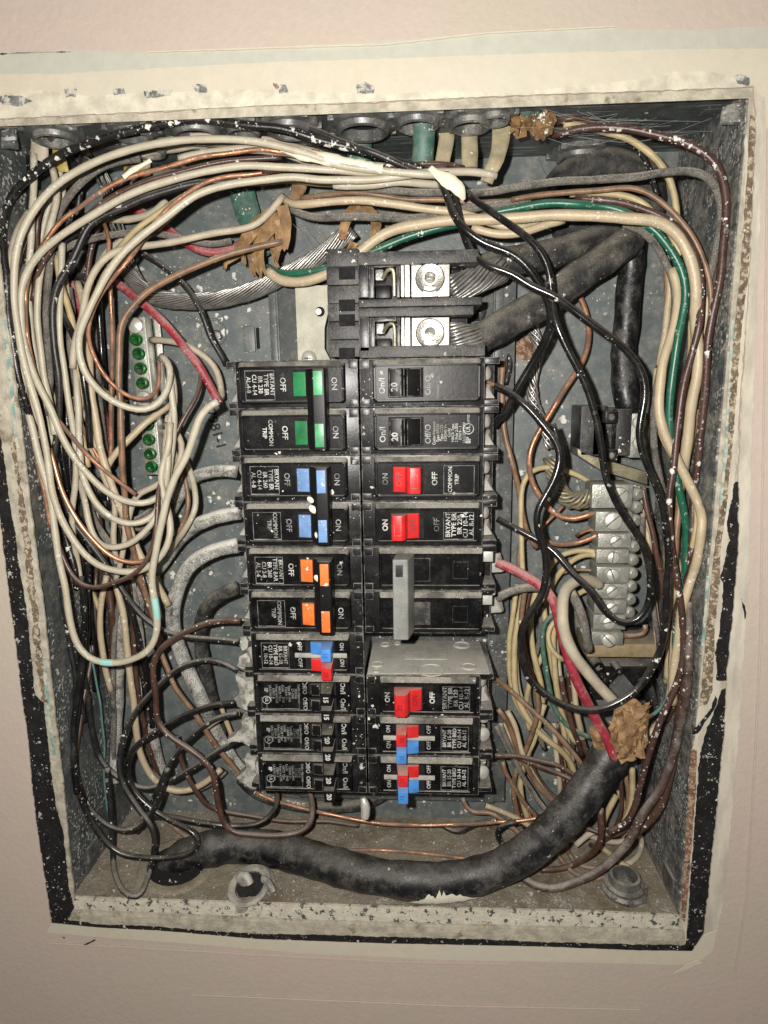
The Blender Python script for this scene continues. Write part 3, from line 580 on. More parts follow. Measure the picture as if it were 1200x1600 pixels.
# -- tandem with blue and red handles, left
def tandem_color(side, row, top_col, bot_col, label, lines, shift=0.0):
    root = breaker('tandem_breaker', side, row, 1, label, 'tandem breakers with red and blue handles')
    fr = Fr(side, row); pole_body(fr, root, X0=9 if side < 0 else 8, X1_=62.5 if side < 0 else 62, rr=.6)
    m_ = MB(); fr.bx(m_, 10, 40, -1.1, 1.6, -.74, .5); m_.build('dusty_ridge', 'grey_term', root, bevel=.4)
    for k, (dy, col) in enumerate(((5.4, top_col), (-4.6, bot_col))):
        window(fr, root, 17, 34, dy - 4.1, dy + 3.6)
        d2 = dy - (0.6 if k == 0 else 2.2)
        m_ = MB(); fr.prism(m_, [(24, -.6), (24, 2.5), (30.5, 1.5), (30.8, -.6)], dy - 3.9, dy + 3.4); m_.build('handle_foot', col, root, bevel=.3)
        m_ = MB()
        a, b = (17.6, 24.2); pa = []
        for (X, z) in ((a, -.3), (b, -.3)): pass
        top = dy + 3.5; bot = dy - 4.0; e = -1.2 if k == 0 else -2.2
        m_.hexa([fr.p(a, bot, -.5), fr.p(b, bot, -.5), fr.p(b, top, -.5), fr.p(a, top, -.5),
                 fr.p(a + .3 + shift, bot + e, 9.4), fr.p(b - .6 + shift, bot + e, 9.4), fr.p(b - .6 + shift, top + e, 9.4), fr.p(a + .3 + shift, top + e, 9.4)])
        h = m_.build('handle', col, root, bevel=.45)
        fr.txt('20' if (k == 0) == (side > 0) else '15', 3.4, (a + b) / 2 + .2, dy + e - .2, 9.45, h, 'red_emb' if 'blue' not in col else 'blue_emb', bold=.03) if True else None
        fr.txt('ON', 3.3, 13.0, dy, ZT, root, 'ink', bold=.05, sx=.9); fr.txt('OFF', 3.3, 37.3 if side < 0 else 36.5, dy, ZT, root, 'ink', bold=.05, sx=.95)
    fr.txt(lines, 3.1, 51.4, 0, ZT, root, 'ink', bold=.05, line=.93, sx=.95); frame(fr, root, 43.5, 59.5, -8.2, 7.4, 'ink_dim')
    for dy in (6, -6): terminal(fr, root, dy, style='blob')
    return root
tandem_color(-1, 6, 'mid_blue_h', 'red_h', 'tandem breaker with blue over red handle, below the orange-handled breaker', 'BRYANT\nBR 15-20\nTYPE BRD\nCU 10-14\nAL 10-12')
# -- black tandems, left
SM = 'Cutler-Hammer\n9235765\nLT-1515\nType BR / AA\n120/240 V~\nCu/Al      2945\nHACR Type\n1 Pole Unit 308\nE7819 -1\nLR42350 DW'
def tandem_black(row, num, label):
    root = breaker('tandem_breaker', -1, row, 1, label, 'plain black tandem breakers at the foot of the left column')
    fr = Fr(-1, row); pole_body(fr, root, X0=9, X1_=62.8, rr=.5)
    for k, dy in enumerate((5.2, -4.7)):
        window(fr, root, 17, 33, dy - 4.0, dy + 3.8)
        e = -2.4 if k == 0 else -3.0
        m_ = MB(); fr.prism(m_, [(26, -.6), (26.2, 1.6), (31.5, .8), (31.8, -.6)], dy - 3.8, dy + 3.0); m_.build('handle_foot', 'bk_handle', root, bevel=.3)
        m_ = MB(); a, b = 18.2, 25.8; top = dy + 3.7; bot = dy - 3.9
        m_.hexa([fr.p(a, bot, -.5), fr.p(b, bot, -.5), fr.p(b, top, -.5), fr.p(a, top, -.5),
                 fr.p(a + .5, bot + e, 8.6), fr.p(b - 1.2, bot + e, 8.6), fr.p(b - 1.2, top + e, 8.6), fr.p(a + .5, top + e, 8.6)])
        h = m_.build('handle', 'bk_handle', root, bevel=.5)
        fr.txt(num, 3.9, (a + b) / 2 - .2, dy + e - .1, 8.66, h, 'ink', bold=.18)
        fr.txt('On/I', 4.0, 13.2, dy, ZT, root, 'ink', bold=.06); fr.txt('Off/O', 3.5, 35.4, dy, ZT, root, 'ink', bold=.02, sx=.95)
    fr.txt(SM, 2.05, 47.2, 1.4, ZT, root, 'ink_dim', bold=.03, line=.92, sx=.9)
    fr.txt('UL', 2.4, 58.0, -2.6, ZT, root, 'ink', bold=.08, name='approval_mark')
    c = fr.p(58.0, -2.6, ZT); MB().lathe(c, (0, 0, 1), [(2.15, 0), (2.15, .08), (2.5, .08), (2.5, 0)], 24).build('approval_ring', 'ink', root)
    fr.txt('SP', 2.6, 58.0, 3.6, ZT, root, 'ink', bold=.22, name='approval_mark'); fr.txt('LISTED', 1.2, 58, -6.6, ZT, root, 'ink_dim')
    frame(fr, root, 38.8, 61, -8.2, -1.0, 'ink_dim', w=.16)
    for dy in (6, -6): terminal(fr, root, dy, style='blob')
tandem_black(7, '15', 'all-black tandem breaker marked 15 on both handles')
tandem_black(8, '20', 'all-black tandem breaker marked 20, middle one between its two black neighbours')
tandem_black(9, '20', 'all-black tandem breaker marked 20, lowest in the left column')
# -- right: two-pole 20 A black
root = breaker('double_pole_breaker', 1, 0, 2, 'glossy black two-pole breaker with two black 20 handles at the top right')
for k in (0, 1):
    fr = Fr(1, k); pole_body(fr, root, X0=7.6, X1_=63.8); terminal(fr, root)
    window(fr, root, 15.5, 34, -7.6, 7.6)
    h = rocker(fr, root, 'bk_handle', 15.6, 32.6, 7.2, flip=False, hgt=7.4)
    fr.txt('20', 4.6, 19.2, -2.2, 7.46, h, 'ink', bold=.15)
    fr.txt('On/I', 4.6, 12.4, -1.5, ZT, root, 'ink', bold=.06); fr.txt('Off/O', 4.3, 36.4, -1.5, ZT, root, 'ink', bold=.03, sx=1.0)
fr = Fr(1, 0); fr.txt('Common Trip', 2.0, 41.5, -3, ZT, root, 'ink_dim', bold=0)
fr = Fr(1, 1); fr.txt('Cutler-Hammer\nType BR220\nType C220\n120/240 V~\nCu/Al\nHACR Type\n2 Pole 2-30B\nE7819 - 1\nLR42350 DW', 2.15, 47.5, -1.0, ZT, root, 'ink', bold=.02, line=.92, sx=.9)
fr.txt('UL', 3.0, 57.6, 1.0, ZT, root, 'ink', bold=.08, name='approval_mark'); c = fr.p(57.6, 1.0, ZT)
MB().lathe(c, (0, 0, 1), [(2.5, 0), (2.5, .08), (2.9, .08), (2.9, 0)], 24).build('approval_ring', 'ink', root)
fr.txt('SP', 3.2, 57.6, -5.0, ZT, root, 'ink', bold=.25, name='approval_mark'); fr.txt('LISTED', 1.6, 57.6, 6.3, ZT, root, 'ink', bold=.02)
# -- right: two-pole red
root = breaker('double_pole_breaker', 1, 2, 2, 'black two-pole breaker with two separate red handles, above the grey tie handle')
fr = Fr(1, 2); pole_body(fr, root, X0=7.6, X1_=64, rr=1.5); terminal(fr, root); window(fr, root, 17, 34, -7.4, 7.2)
h = rocker(fr, root, 'red_h', 17.5, 33.0, 6.8, flip=True, hgt=8.2); fr.txt('OFF', 4.4, 21.0, .2, 2.75, h, 'red_emb', bold=.05); frame(fr, h, 27.0, 30.7, -4, 3.4, 'ink_dim', z=8.22, w=.14)
fr.txt('ON', 4.2, 13.4, 0, ZT, root, 'ink_dim', bold=.03); fr.txt('OFF', 4.2, 40, 0, ZT, root, 'ink', bold=.10); fr.txt('COMMON\nTRIP', 3.0, 50.0, -.5, ZT, root, 'ink', bold=.06, line=1.2); frame(fr, root, 44.6, 61, -8.3, 7.0, 'ink_dim')
fr = Fr(1, 3); pole_body(fr, root, X0=7.6, X1_=64, rr=1.2); terminal(fr, root); window(fr, root, 16, 34, -7.4, 7.2)
h = rocker(fr, root, 'red_h', 16.2, 31.6, 6.8, hgt=8.6); fr.txt('ON', 4.4, 28.0, .2, 2.9, h, 'red_emb', bold=.06); frame(fr, h, 18.2, 21.8, -4, 3.4, 'ink_dim', z=8.62, w=.14)
fr.txt('ON', 4.2, 13.0, 0, ZT, root, 'ink', bold=.10); fr.txt('OFF', 4.2, 41, 0, ZT, root, 'ink_dim', bold=.03); fr.txt('BRYANT\nTYPE BR\nBR 220\nCU 10-14\nAL 8-12', 3.6, 53.5, 0, ZT, root, 'ink', bold=.05, line=.88); frame(fr, root, 44.6, 61, -8.3, 7.0, 'ink_dim')
# -- right: two-pole with one grey tie handle
root = breaker('double_pole_breaker', 1, 4, 2, 'unmarked black two-pole breaker with one long grey tie handle')
for k in (0, 1):
    fr = Fr(1, 4 + k); pole_body(fr, root, X0=9.2, X1_=66, rr=.4); terminal(fr, root, style='tongue')
    window(fr, root, 27.8, 37, -6.2, 6.4, 'bk_face' if k == 0 else 'bk_dusty'); frame(fr, root, 27.8, 37.4, -6.6, 6.8, 'bk_dusty', w=.7, z=-.72)
    frame(fr, root, 49.8, 58.2, -5.2, 4.6, 'bk_dusty', w=.22)
yt = Y0 - 25.4 * 4 + 9.6; yb = Y0 - 25.4 * 5 - 10.2
m_ = MB(); m_.prism_xz([(XC + 18.5, ZB - .5), (XC + 17.2, ZB + 13.2), (XC + 25.4, ZB + 13.2), (XC + 28.8, ZB - .5)], yb, yt)
h = m_.build('tie_handle', 'grey_h', root, bevel=.9, seg=3)
MB().box(XC + 18.8, XC + 22.8, yt - 9.6, yt - 2.8, ZB + 13.0, ZB + 13.35).build('rating_label', 'bk_dusty', h, bevel=.15)
text('100', 2.4, (XC + 20.8, yt - 6.2, ZB + 13.38), 90, 'ink_black', h, 'lettering', bold=.1)
# -- right: single red, beneath the empty slot; its dusty flank faces up
root = breaker('single_pole_breaker', 1, 7, 1, 'single-pole breaker with red handle, its dusty grey flank showing above it')
fr = Fr(1, 7); pole_body(fr, root, X0=8.5, X1_=63.5, rr=1.0); terminal(fr, root); window(fr, root, 17, 33, -7.2, 7.2)
m_ = MB(); yy = 12.55
m_.hexa([fr.p(1, yy, -54), fr.p(70, yy, -54), fr.p(70, yy + .5, -54), fr.p(1, yy + .5, -54), fr.p(1, yy, -3.6), fr.p(72, yy, -6), fr.p(72, yy + .5, -6), fr.p(1, yy + .5, -3.6)])
m_.build('flank', 'grey_term', root, bevel=.3)
for (X, z, r) in ((9, -46, 3.0), (6, -16, 3.6), (58, -46, 5.0), (60, -14, 4.4), (17, -48, 2.2), (6, -7, 2.0)):
    c = fr.p(X, yy + .5, z); MB().lathe(c, (0, 1, 0), [(.01, .5), (r * .72, .5), (r * .8, .05), (r * .9, .05), (r, .6), (r * 1.12, .02)], 24).build('rivet', 'grey_term', root)
c = fr.p(38, yy + .5, -9); MB().lathe(c, (0, 1, 0), [(7.5, 0), (7.6, .5), (8.2, .5), (8.4, 0)], 32).build('knurled_ring', 'grey_term', root)
m_ = MB(); fr.bx(m_, 22, 48, yy + .45, yy + .85, -44, -24); m_.build('embossed_plate', 'grey_term', root, bevel=.2)
h = rocker(fr, root, 'red_h', 16.6, 32.6, 6.6, hgt=10.0); fr.txt('20', 4.0, 20.3, -1.2, 10.05, h, 'red_emb', bold=.05); fr.txt('ON', 4.2, 28.8, .2, 3.3, h, 'red_emb', bold=.04)
fr.txt('ON', 4.0, 12.8, 0, ZT, root, 'ink', bold=.08); fr.txt('OFF', 4.2, 38.6, 0, ZT, root, 'ink', bold=.14); fr.txt('BRYANT\nTYPE BR\nBR 120\nCU 10-14\nAL 8-12', 3.6, 52, 0, ZT, root, 'ink_dim', bold=.05, line=.88); frame(fr, root, 44.6, 60, -8.3, 7.0, 'ink_dim')
tandem_color(1, 8, 'red_h', 'mid_blue_h', 'tandem breaker with red over blue handle, second up from the bottom right', 'BRYANT\nBR 15-20\nTYPE BRD\nCU 10-14\nAL 10-12')
tandem_color(1, 9, 'red_h', 'mid_blue_h', 'tandem breaker with red over hanging blue handle, bottom of the right column', 'BRYANT\nBR 15-20\nTYPE BRD\nCU 10-14\nAL 10-12', shift=.8)
# retaining clip below the columns
cp_ = [PP(567, 1246, -20), PP(571, 1262, -19), PP(570, 1278, -18)]
m_ = MB(); m_.tube(spline(cp_, 2), 2.4, 10, jag=.4); tag(m_.build('end_clip', 'bright_zinc'), 'short whitish metal clip hanging between the two breaker columns at the bottom', 'clip')
# ------------------------------------------------------------------ main lug block
lb = empty('main_lug_block', (XC + 20, Y0 + 38, -60), 'open black main lug block with two bright lugs at the top of the breakers', 'lug block')
fa, fb = Fr(1, -1), Fr(1, -2)
m_ = MB()
yt = fb.y + 14.5; yb = fa.y - 12.5
m_.box(XC - 1, XC + 58, yb + .2, yt - .2, -60, -30)
m_.build('block_base', 'bk', lb, bevel=.4)
m_ = MB()
m_.box(XC + .5, XC + 62, yt - 6.4, yt, -58, -9)
m_.build('block_rail', 'bk_dusty', lb, bevel=.6)
ym = (fa.y + fb.y) / 2
m_ = MB(); m_.box(XC + .6, XC + 64, ym + .3, ym + 4.2, -58, -9.5); m_.box(XC + .6, XC + 60, ym - 4.4, ym + .1, -58, -11); m_.build('block_rail', 'bk_dusty', lb, bevel=.6)
m_ = MB(); m_.box(XC + .55, XC + 66, yb, yb + 6.0, -58, -10); m_.build('block_rail', 'bk_dusty', lb, bevel=.6)
for f_, d in ((fa, -.5), (fb, 1.2)):
    y = f_.y + d
    m_ = MB()
    m_.box(XC + .7, XC + 6.0, y - 8.6, y + 8.6, -40, -10); m_.box(XC + 6.1, XC + 8.6, y - 8.6, y + 8.6, -40, -13)
    m_.box(XC + 8.7, XC + 20, y + 6.6, y + 8.6, -40, -13); m_.box(XC + 20.3, XC + 22.0, y - 8.5, y + 8.5, -40, -14)
    m_.build('block_wall', 'bk', lb, bevel=.4)
    MB().box(XC + 9, XC + 17, y - 8.2, y - 1.5, -40, -19).build('shiny_insert', 'bk_face', lb, bevel=.5)
    m_ = MB(); m_.box(XC + 9.2, XC + 13.4, y + .6, y + 6, -36, -17); m_.build('contact', 'fitting', lb, bevel=.4)
    sp_ = [Vector((XC + 13, y + 1.5, -17)), Vector((XC + 15.5, y + 4.8, -14.5)), Vector((XC + 18.3, y + 5.2, -14)), Vector((XC + 19.0, y + 1, -14.5)), Vector((XC + 19.0, y - 7.5, -16))]
    m_ = MB(); m_.tube(spline(sp_, 1), 1.0, 8); m_.build('spring', 'old_strand', lb)
    m_ = MB(); m_.box(XC + 22.6, XC + 24.2, y - 8.3, y + 8.3, -34, -12.5); m_.box(XC + 24.6, XC + 27.2, y - 8.6, y + 8.2, -34, -11.5); m_.build('lug_strap', 'bright_zinc', lb, bevel=.3)
    lug = MB().box(XC + 28.0, XC + 47.6, y - 8.6, y + 8.2, -34, -13.5).build('lug', 'bright_zinc', lb, bevel=.5)
    m_ = MB(); m_.hexa([(XC + 33, y - 8.8, -14), (XC + 42, y - 8.8, -14), (XC + 40, y, -14), (XC + 35, y, -14), (XC + 33.6, y - 8.8, -10.8), (XC + 41.4, y - 8.8, -10.8), (XC + 40, y, -10.8), (XC + 35, y, -10.8)])
    m_.build('lug_collar', 'steel', lug, bevel=.2)
    MB().lathe((XC + 37.5, y + .2, -13.6), (0, 0, 1), [(7.6, 0), (7.5, 2.2), (6.9, 3.0), (4.4, 2.4), (4.2, 3.6), (3.9, 4.2), (2.9, 4.2), (2.7, 2.2), (0.01, 1.2)], 32).build('lug_screw', 'steel', lug)
    m_ = MB(); m_.box(XC + 35.6, XC + 39.4, y - .35, y + .75, -12.2, -10.4); m_.build('screw_slot', 'knock', lug, bevel=.2)
# notched stack left of the block
m_ = MB()
for k in range(6):
    y = yb + 1 + k * 9.2
    m_.box(XC - 16.4, XC + .3, y, y + 8.9, -58, -16 - (k % 2))
m_.build('notched_stack', 'bk_dusty', lb, bevel=.5)
for k, (v) in enumerate((427, 477, 500, 552)):
    c = PP(542, v, -14.6); MB().box(c.x - 4.2, c.x + 4.2, c.y - 2.9, c.y + 2.9, c.z - 1.5, c.z + .3).build('stack_notch', 'hole', lb, bevel=.2)
# ------------------------------------------------------------------ ground bars with green screws (left)
def ground_bar(u0, v0, u1, v1, z, screws, end, label):
    a, b = PP(u0, v0, z), PP(u1, v1, z); ax = (b - a).normalized(); sd = Vector((-ax.y, ax.x, 0))
    root = empty('grounding_bar', tuple((a + b) / 2), label, 'grounding bar', 'grounding bars on the left of the panel')
    def blk(w0, w1, zz0, zz1): 
        q = []
        for zz in (zz0, zz1):
            for (s_, t_) in ((w0, 0), (w1, 0), (w1, 1), (w0, 1)): q.append(a + (b - a) * t_ + sd * s_ + Vector((0, 0, zz)))
        return q
    m_ = MB(); m_.hexa(blk(-4.5, 4.5, -8, 0)); m_.build('bar', 'bar_metal', root, bevel=.6)
    m_ = MB(); m_.hexa(blk(5.0, 6.4, -9, 1.5)); m_.hexa(blk(8.0, 11.5, -10, -8.5)); m_.build('bar_edge', 'bright_zinc', root, bevel=.3)
    for i, (u, v) in enumerate(screws):
        c = PP(u, v, z); s_ = MB().lathe((c.x, c.y, c.z), (0, 0, 1), [(.01, 1.8), (1.4, 2.2), (2.6, 3.2), (3.4, 3.0), (3.8, 1.6), (3.8, -1)], 20).build('green_screw', 'green_screw', root)
        MB().box(c.x - 2.4, c.x + 2.4, c.y - .3, c.y + .3, c.z + 2.0, c.z + 3.0).build('screw_slot', 'hole', s_)
    for (u, v) in end:
        c = PP(u, v, z); MB().lathe((c.x, c.y, c.z), (0, 0, 1), [(.01, 3.4), (2.2, 3.2), (4.4, 2.2), (5, 0.6), (5, -.5)], 20).build('mounting_screw', 'bright_zinc', root)
ground_bar(211, 496, 226, 634, -62, [(214, 531), (218, 553), (221, 576), (224, 599)], [(213, 509), (226, 623)], 'upper steel grounding bar with four bright green screws')
ground_bar(229, 645, 238, 742, -62, [(232, 664), (234, 687), (236, 709), (238, 729)], [], 'lower steel grounding bar with dusty green screws half hidden by wires')
# ------------------------------------------------------------------ neutral bar (right)
nb = empty('neutral_bar', tuple(PP(955, 900, -60)), 'grey neutral bar with a column of slotted screws on the right', 'neutral bar')
rows = [(926, 986, 757, 794, 967, 775, 5.5), (932, 986, 800, 831, 958, 814, 5.4), (935, 984, 834, 856, 962, 846, 3.7), (933, 981, 859, 881, 958, 871, 3.7), (933, 981, 886, 911, 957, 898, 3.8),
        (931, 979, 913, 936, 956, 924, 3.8), (929, 977, 938, 959, 955, 950, 3.8), (928, 976, 962, 985, 951, 973, 3.9), (925, 972, 988, 1008, 951, 1000, 4.4)]
for i, (u0, u1, v0, v1, su, sv, r) in enumerate(rows):
    a, b = PP(u0, v0, -42), PP(u1, v1, -42)
    blk = MB().box(a.x, b.x, b.y, a.y, -60, -42 - (i % 2) * .8).build('terminal_block', 'bar_metal', nb, bevel=.6)
    mid = a.x + (b.x - a.x) * .42
    MB().box(mid, b.x + .3, b.y + .4, a.y - .4, -59, -41.2 - (i % 2) * .8).build('block_step', 'bar_metal', blk, bevel=.4)
    c = PP(su, sv, -40.8)
    s_ = MB().lathe((c.x, c.y, c.z), (0, 0, 1), [(.01, 2.1), (r * .6, 2.0), (r * .9, 1.4), (r, .4), (r, -2)], 22).build('screw', 'bright_zinc', blk)
for i in range(10):
    v = 772 + i * 20.5; c = PP(996 - i * 1.5, v, -46)
    s_ = MB().lathe((c.x, c.y, c.z), (.25, 0, 1), [(.01, 3.2), (2.2, 2.9), (3.4, 1.8), (3.8, 0), (3.8, -6)], 16).build('side_screw', 'bar_metal', nb)
# slots on the screws
for o in [q for q in bpy.data.objects if q.name.startswith('screw') and q.parent and q.parent.name.startswith('terminal_block')]: pass
for i, (u0, u1, v0, v1, su, sv, r) in enumerate(rows):
    c = PP(su, sv, -38.9); t = math.radians((40, 42, 35, 84, -68, 40, 35, 15, -45)[i]); ux, uy = math.cos(t), math.sin(t); w_ = .35
    q = [(c.x - ux * r * .9 - uy * w_, c.y - uy * r * .9 + ux * w_), (c.x + ux * r * .9 - uy * w_, c.y + uy * r * .9 + ux * w_), (c.x + ux * r * .9 + uy * w_, c.y + uy * r * .9 - ux * w_), (c.x - ux * r * .9 + uy * w_, c.y - uy * r * .9 - ux * w_)]
    MB().hexa([(x, y, c.z - 1.5) for x, y in q] + [(x, y, c.z + .25) for x, y in q]).build('screw_slot', 'knock', nb)
fbar = empty('fibre_bar', tuple(PP(985, 1020, -60)), 'tan fibre bar under the neutral bar', 'insulating bar')
a, b = PP(918, 1006, -50), PP(1044, 1028, -50)
MB().box(a.x, b.x, b.y, a.y, -80, -50).build('bar_body', 'fibre_bar', fbar, bevel=1.0)
a, b = PP(905, 715, -56), PP(1000, 745, -56)
f2 = empty('fibre_bar', tuple(PP(950, 730, -60)), 'dusty brown fibre strip between the black lug block and the neutral bar', 'insulating bar')
q0 = [PP(902, 700, -56), PP(925, 712, -56), PP(1012, 738, -56), PP(1012, 758, -56), PP(940, 736, -56), PP(903, 712, -56)]
m_ = MB(); n_ = len(q0); m_.add([tuple(p) for p in q0] + [(p.x, p.y, -76) for p in q0], [tuple(range(n_)), tuple(range(n_, 2 * n_))[::-1]] + [(i, (i + 1) % n_, (i + 1) % n_ + n_, i + n_) for i in range(n_)])
m_.build('strip_body', 'old_strand', f2, bevel=.8)
# black neutral lug block
kb = empty('neutral_lug', tuple(PP(950, 670, -60)), 'dusty black plastic lug block at the end of the thick vertical black cable', 'lug block')
a, b = PP(906, 634, -60), PP(944, 712, -60)
MB().box(a.x, b.x, b.y, a.y, -82, -56).build('lug_side', 'bk_dusty', kb, bevel=1)
a, b = PP(944, 640, -44), PP(986, 718, -44)
m_ = MB(); m_.box(a.x - 3, b.x, b.y + 1, a.y, -80, -56); m_.box(a.x + 8, b.x, b.y + 2, a.y, -56.1, -46); m_.build('lug_body', 'bk_dusty', kb, bevel=.9)
for v in (652, 712):
    c = PP(956, v, -42); MB().box(c.x - 3.5, c.x + 3.5, c.y - 3.4, c.y + 3.4, c.z - 12, c.z).build('lug_tab', 'bk', kb, bevel=.5)
    c2 = PP(956, v, -41.8); MB().lathe((c2.x, c2.y, c2.z), (0, 0, 1), [(.01, .6), (1.4, .6), (2, 0)], 16).build('tab_screw', 'fitting', kb)
a, b = PP(986, 646, -48), PP(1012, 718, -48)
MB().box(a.x, b.x, b.y + 1, a.y, -70, -48).build('lug_metal', 'bar_metal', kb, bevel=.8)
for v in (660, 692): c = PP(1000, v, -47); MB().lathe((c.x, c.y, c.z), (0, 0, 1), [(.01, 2), (3, 1.8), (4, 1), (4.4, -.5)], 20).build('lug_screw', 'bright_zinc', kb)
# black connector under the fibre bar
kc = empty('splice_connector', tuple(PP(970, 1060, -55)), 'black plastic connector with clips under the tan fibre bar', 'connector')
a, b = PP(925, 1042, -56), PP(1040, 1096, -56)
MB().box(a.x, b.x, b.y, a.y, -78, -58).build('connector_body', 'bk', kc, bevel=1)
for (u, v, w_, h_) in ((934, 1042, 5, 5), (967, 1048, 3.4, 4), (1018, 1092, 3.4, 3.4)):
    c = PP(u, v, -52); MB().lathe((c.x, c.y, c.z), (.1, -.1, 1), [(w_ * .35, -1), (w_ * .4, 1), (w_ * .75, 1.2), (w_ * .8, -8)], 18).build('socket', 'bk', kc)
m_ = MB(); p_ = [PP(976, 1056, -50), PP(1002, 1086, -50), PP(968, 1100, -50), PP(955, 1078, -50)]; m_.hexa([(p.x, p.y, -56) for p in p_] + [(p.x, p.y, -50 + i) for i, p in enumerate(p_)]); m_.build('grey_wing', 'pan', kc, bevel=.5)
m_ = MB(); m_.tube(spline([PP(1005, 1060, -50), PP(1014, 1080, -48), PP(1019, 1100, -46)], 2), 3.6, 12); m_.build('sleeve', 'bk', kc)
# ------------------------------------------------------------------ conduit bushings in the top of the box
BUSH = [(80, 200, 15, 'cream sheath, far left'), (206, 196, 13, 'painted shut beside the far-left bushing'), (232, 224, 12, 'low at the back behind the upper cream wires'), (298, 186, 16, 'with a green cable, third of the front row'), (380, 192, 11, 'small, behind the thick black wire'), (448, 182, 15, 'with shredded green sheath'),
        (567, 190, 18, 'largest, round the straight green cable'), (652, 168, 14, 'with the green cable beside the tan sheaths'), (735, 182, 14, 'round two tan sheaths'), (774, 170, 10, 'next to the brown paint-flecked clump'), (905, 236, 17, 'olive and dusty at the back right')]
for (u, v, r, d) in BUSH:
    c = on_top(u, v); c.z = min(c.z, -6 - r * .8)
    root = empty('conduit_bushing', (c.x, Y1, c.z), 'round steel conduit bushing ' + d, 'conduit bushing', 'conduit bushings in the top of the box')
    MB().lathe((c.x, Y1, c.z), (0, -1, 0), [(r, 0), (r, 2.2), (r * .92, 3.0), (r * .78, 3.2), (r * .74, 5.4), (r * .66, 6), (r * .58, 5.4), (r * .56, 0)], 36).build('ring', 'knock', root)
    for k in range(6):
        t = k * math.pi / 3 + u; m_ = MB(); cx, cz = c.x + math.cos(t) * r, c.z + math.sin(t) * r
        m_.box(cx - 1.6, cx + 1.6, Y1 - 3.0, Y1 - .02, cz - 1.6, cz + 1.6); m_.build('lug', 'knock', root, bevel=.4)
    MB().cyl((c.x, Y1 - .1, c.z), (0, -1, 0), r * .56, .3, 24).build('opening', 'hole', root)
def conduit_bits(): pass
# floor fittings
c = on_floor(392, 1385)
root = empty('cable_clamp', tuple(c), 'grey pipe clamp fixed to the dusty floor near the thick black cable', 'clamp')
MB().lathe((c.x, c.y - 2, c.z), (.12, 1, .75), [(12, -4), (12.6, 2), (10.4, 6), (10.9, 10), (9.0, 10.8), (7.4, 9.6), (7.0, 2)], 36, sx=1.25).build('collar', 'clamp_paint', root)
MB().cyl((c.x + .6, c.y + 3, c.z + 3.6), (.12, 1, .75), 8.2, .6, 28).build('bore', 'hole', root)
m_ = MB(); m_.tube(spline([(c.x - 3, c.y + 4, c.z + 2), (c.x - 4.5, c.y + 10, c.z + 4), (c.x - 1, c.y + 12, c.z + 5), (c.x + 2, c.y + 8, c.z + 7)], 1.5), 3.4, 12, flat=.7, jag=.3); m_.build('clamp_lug', 'grey_term', root)
m_ = MB(); m_.tube(spline([(c.x + 9, c.y + 9, c.z + 4), (c.x + 13, c.y + 9, c.z + 6), (c.x + 16, c.y + 4, c.z + 8)], 1.5), 3.0, 12, flat=.6, jag=.3); m_.build('clamp_ear', 'clamp_paint', root)
c = on_floor(975, 1392)
root = empty('floor_connector', tuple(c), 'corroded round cable connector in the bottom right corner', 'connector')
MB().lathe((c.x, c.y, c.z), (0, 1, 0), [(13, 0), (13.4, 2.2), (11.5, 3.5), (11.8, 5.5), (9.5, 6.5), (9, 11), (7.4, 11.4), (7, 3)], 32).build('locknut', 'fitting', root)
for k in range(8):
    t = k * math.pi / 4; MB().box(c.x + math.cos(t) * 12.4 - 1.5, c.x + math.cos(t) * 12.4 + 1.5, c.y + .5, c.y + 4, c.z + math.sin(t) * 12.4 - 1.5, c.z + math.sin(t) * 12.4 + 1.5).build('lug', 'fitting', root, bevel=.5)
# ------------------------------------------------------------------ wires: (name, material, radius mm, depths mm, picture points, label, category, group, options)
LB = 'wires of the left bundle'; RB = 'wires of the right bundle'; BL = 'black wires on the lower left'; BRW = 'wires on the lower right'
Q = []
def wire(name, mat, r, zs, pts, label, cat='wire', group=None, **k): Q.append((name, mat, r, zs, pts, label, cat, group, k))
# --- top left, front
wire('insulated_wire', 'w_black_spk', 2.3, '-22 -14 -8 -6 -6 -10 -14 -12 -14 -20 -30 -30', "690,280 660,266 620,252 575,240 530,228 480,212 440,202 400,198 350,190 293,188 233,197 173,211 133,223 100,238 67,258 40,281 18,305 9,335 5,370 7,417 12,467 15,510 22,545 28,590 38,625 50,660 63,693 74,730 86,775 97,820 112,870 120,920", 'thick black wire spattered white, arching along the top and down the far left', group=LB)
wire('insulated_wire', 'w_black_mid', 1.9, '-20 -12 -16 -22', "678,276 640,262 600,246 560,232 520,214 490,202 460,196 430,200 400,208", 'second black wire tight beneath the thick speckled one at top centre')
wire('insulated_wire', 'w_cream', 2.1, '-16 -10 -7 -5 -5 -8 -12 -28', "700,274 640,272 583,266 533,257 500,247 450,233 400,222 333,218 283,220 233,227 187,238 143,254 107,274 73,302 45,340 31,375 23,417 22,467 27,500 33,550 47,600 60,650 72,700 76,730 80,760 88,790 98,816 114,846 130,866 152,882 180,892 204,895 230,888 250,874 262,856 266,836 266,816 260,790 253,760 252,735 262,700 267,660", 'glossy cream wire making the outermost front arch and lowest wide U, left side', group=LB)
wire('insulated_wire', 'w_cream', 2.1, '-20 -13 -10 -9 -8 -10 -14 -26', "660,270 600,270 540,268 470,263 400,260 350,263 300,273 250,287 200,304 150,331 110,357 73,385 50,412 35,443 31,473 33,510 43,560 58,600 80,640 95,676 106,700 120,720 140,742 160,762 184,778 210,788 230,788 246,782 258,765 262,730 264,690", 'second cream arch, running through the middle of the left bundle', group=LB)
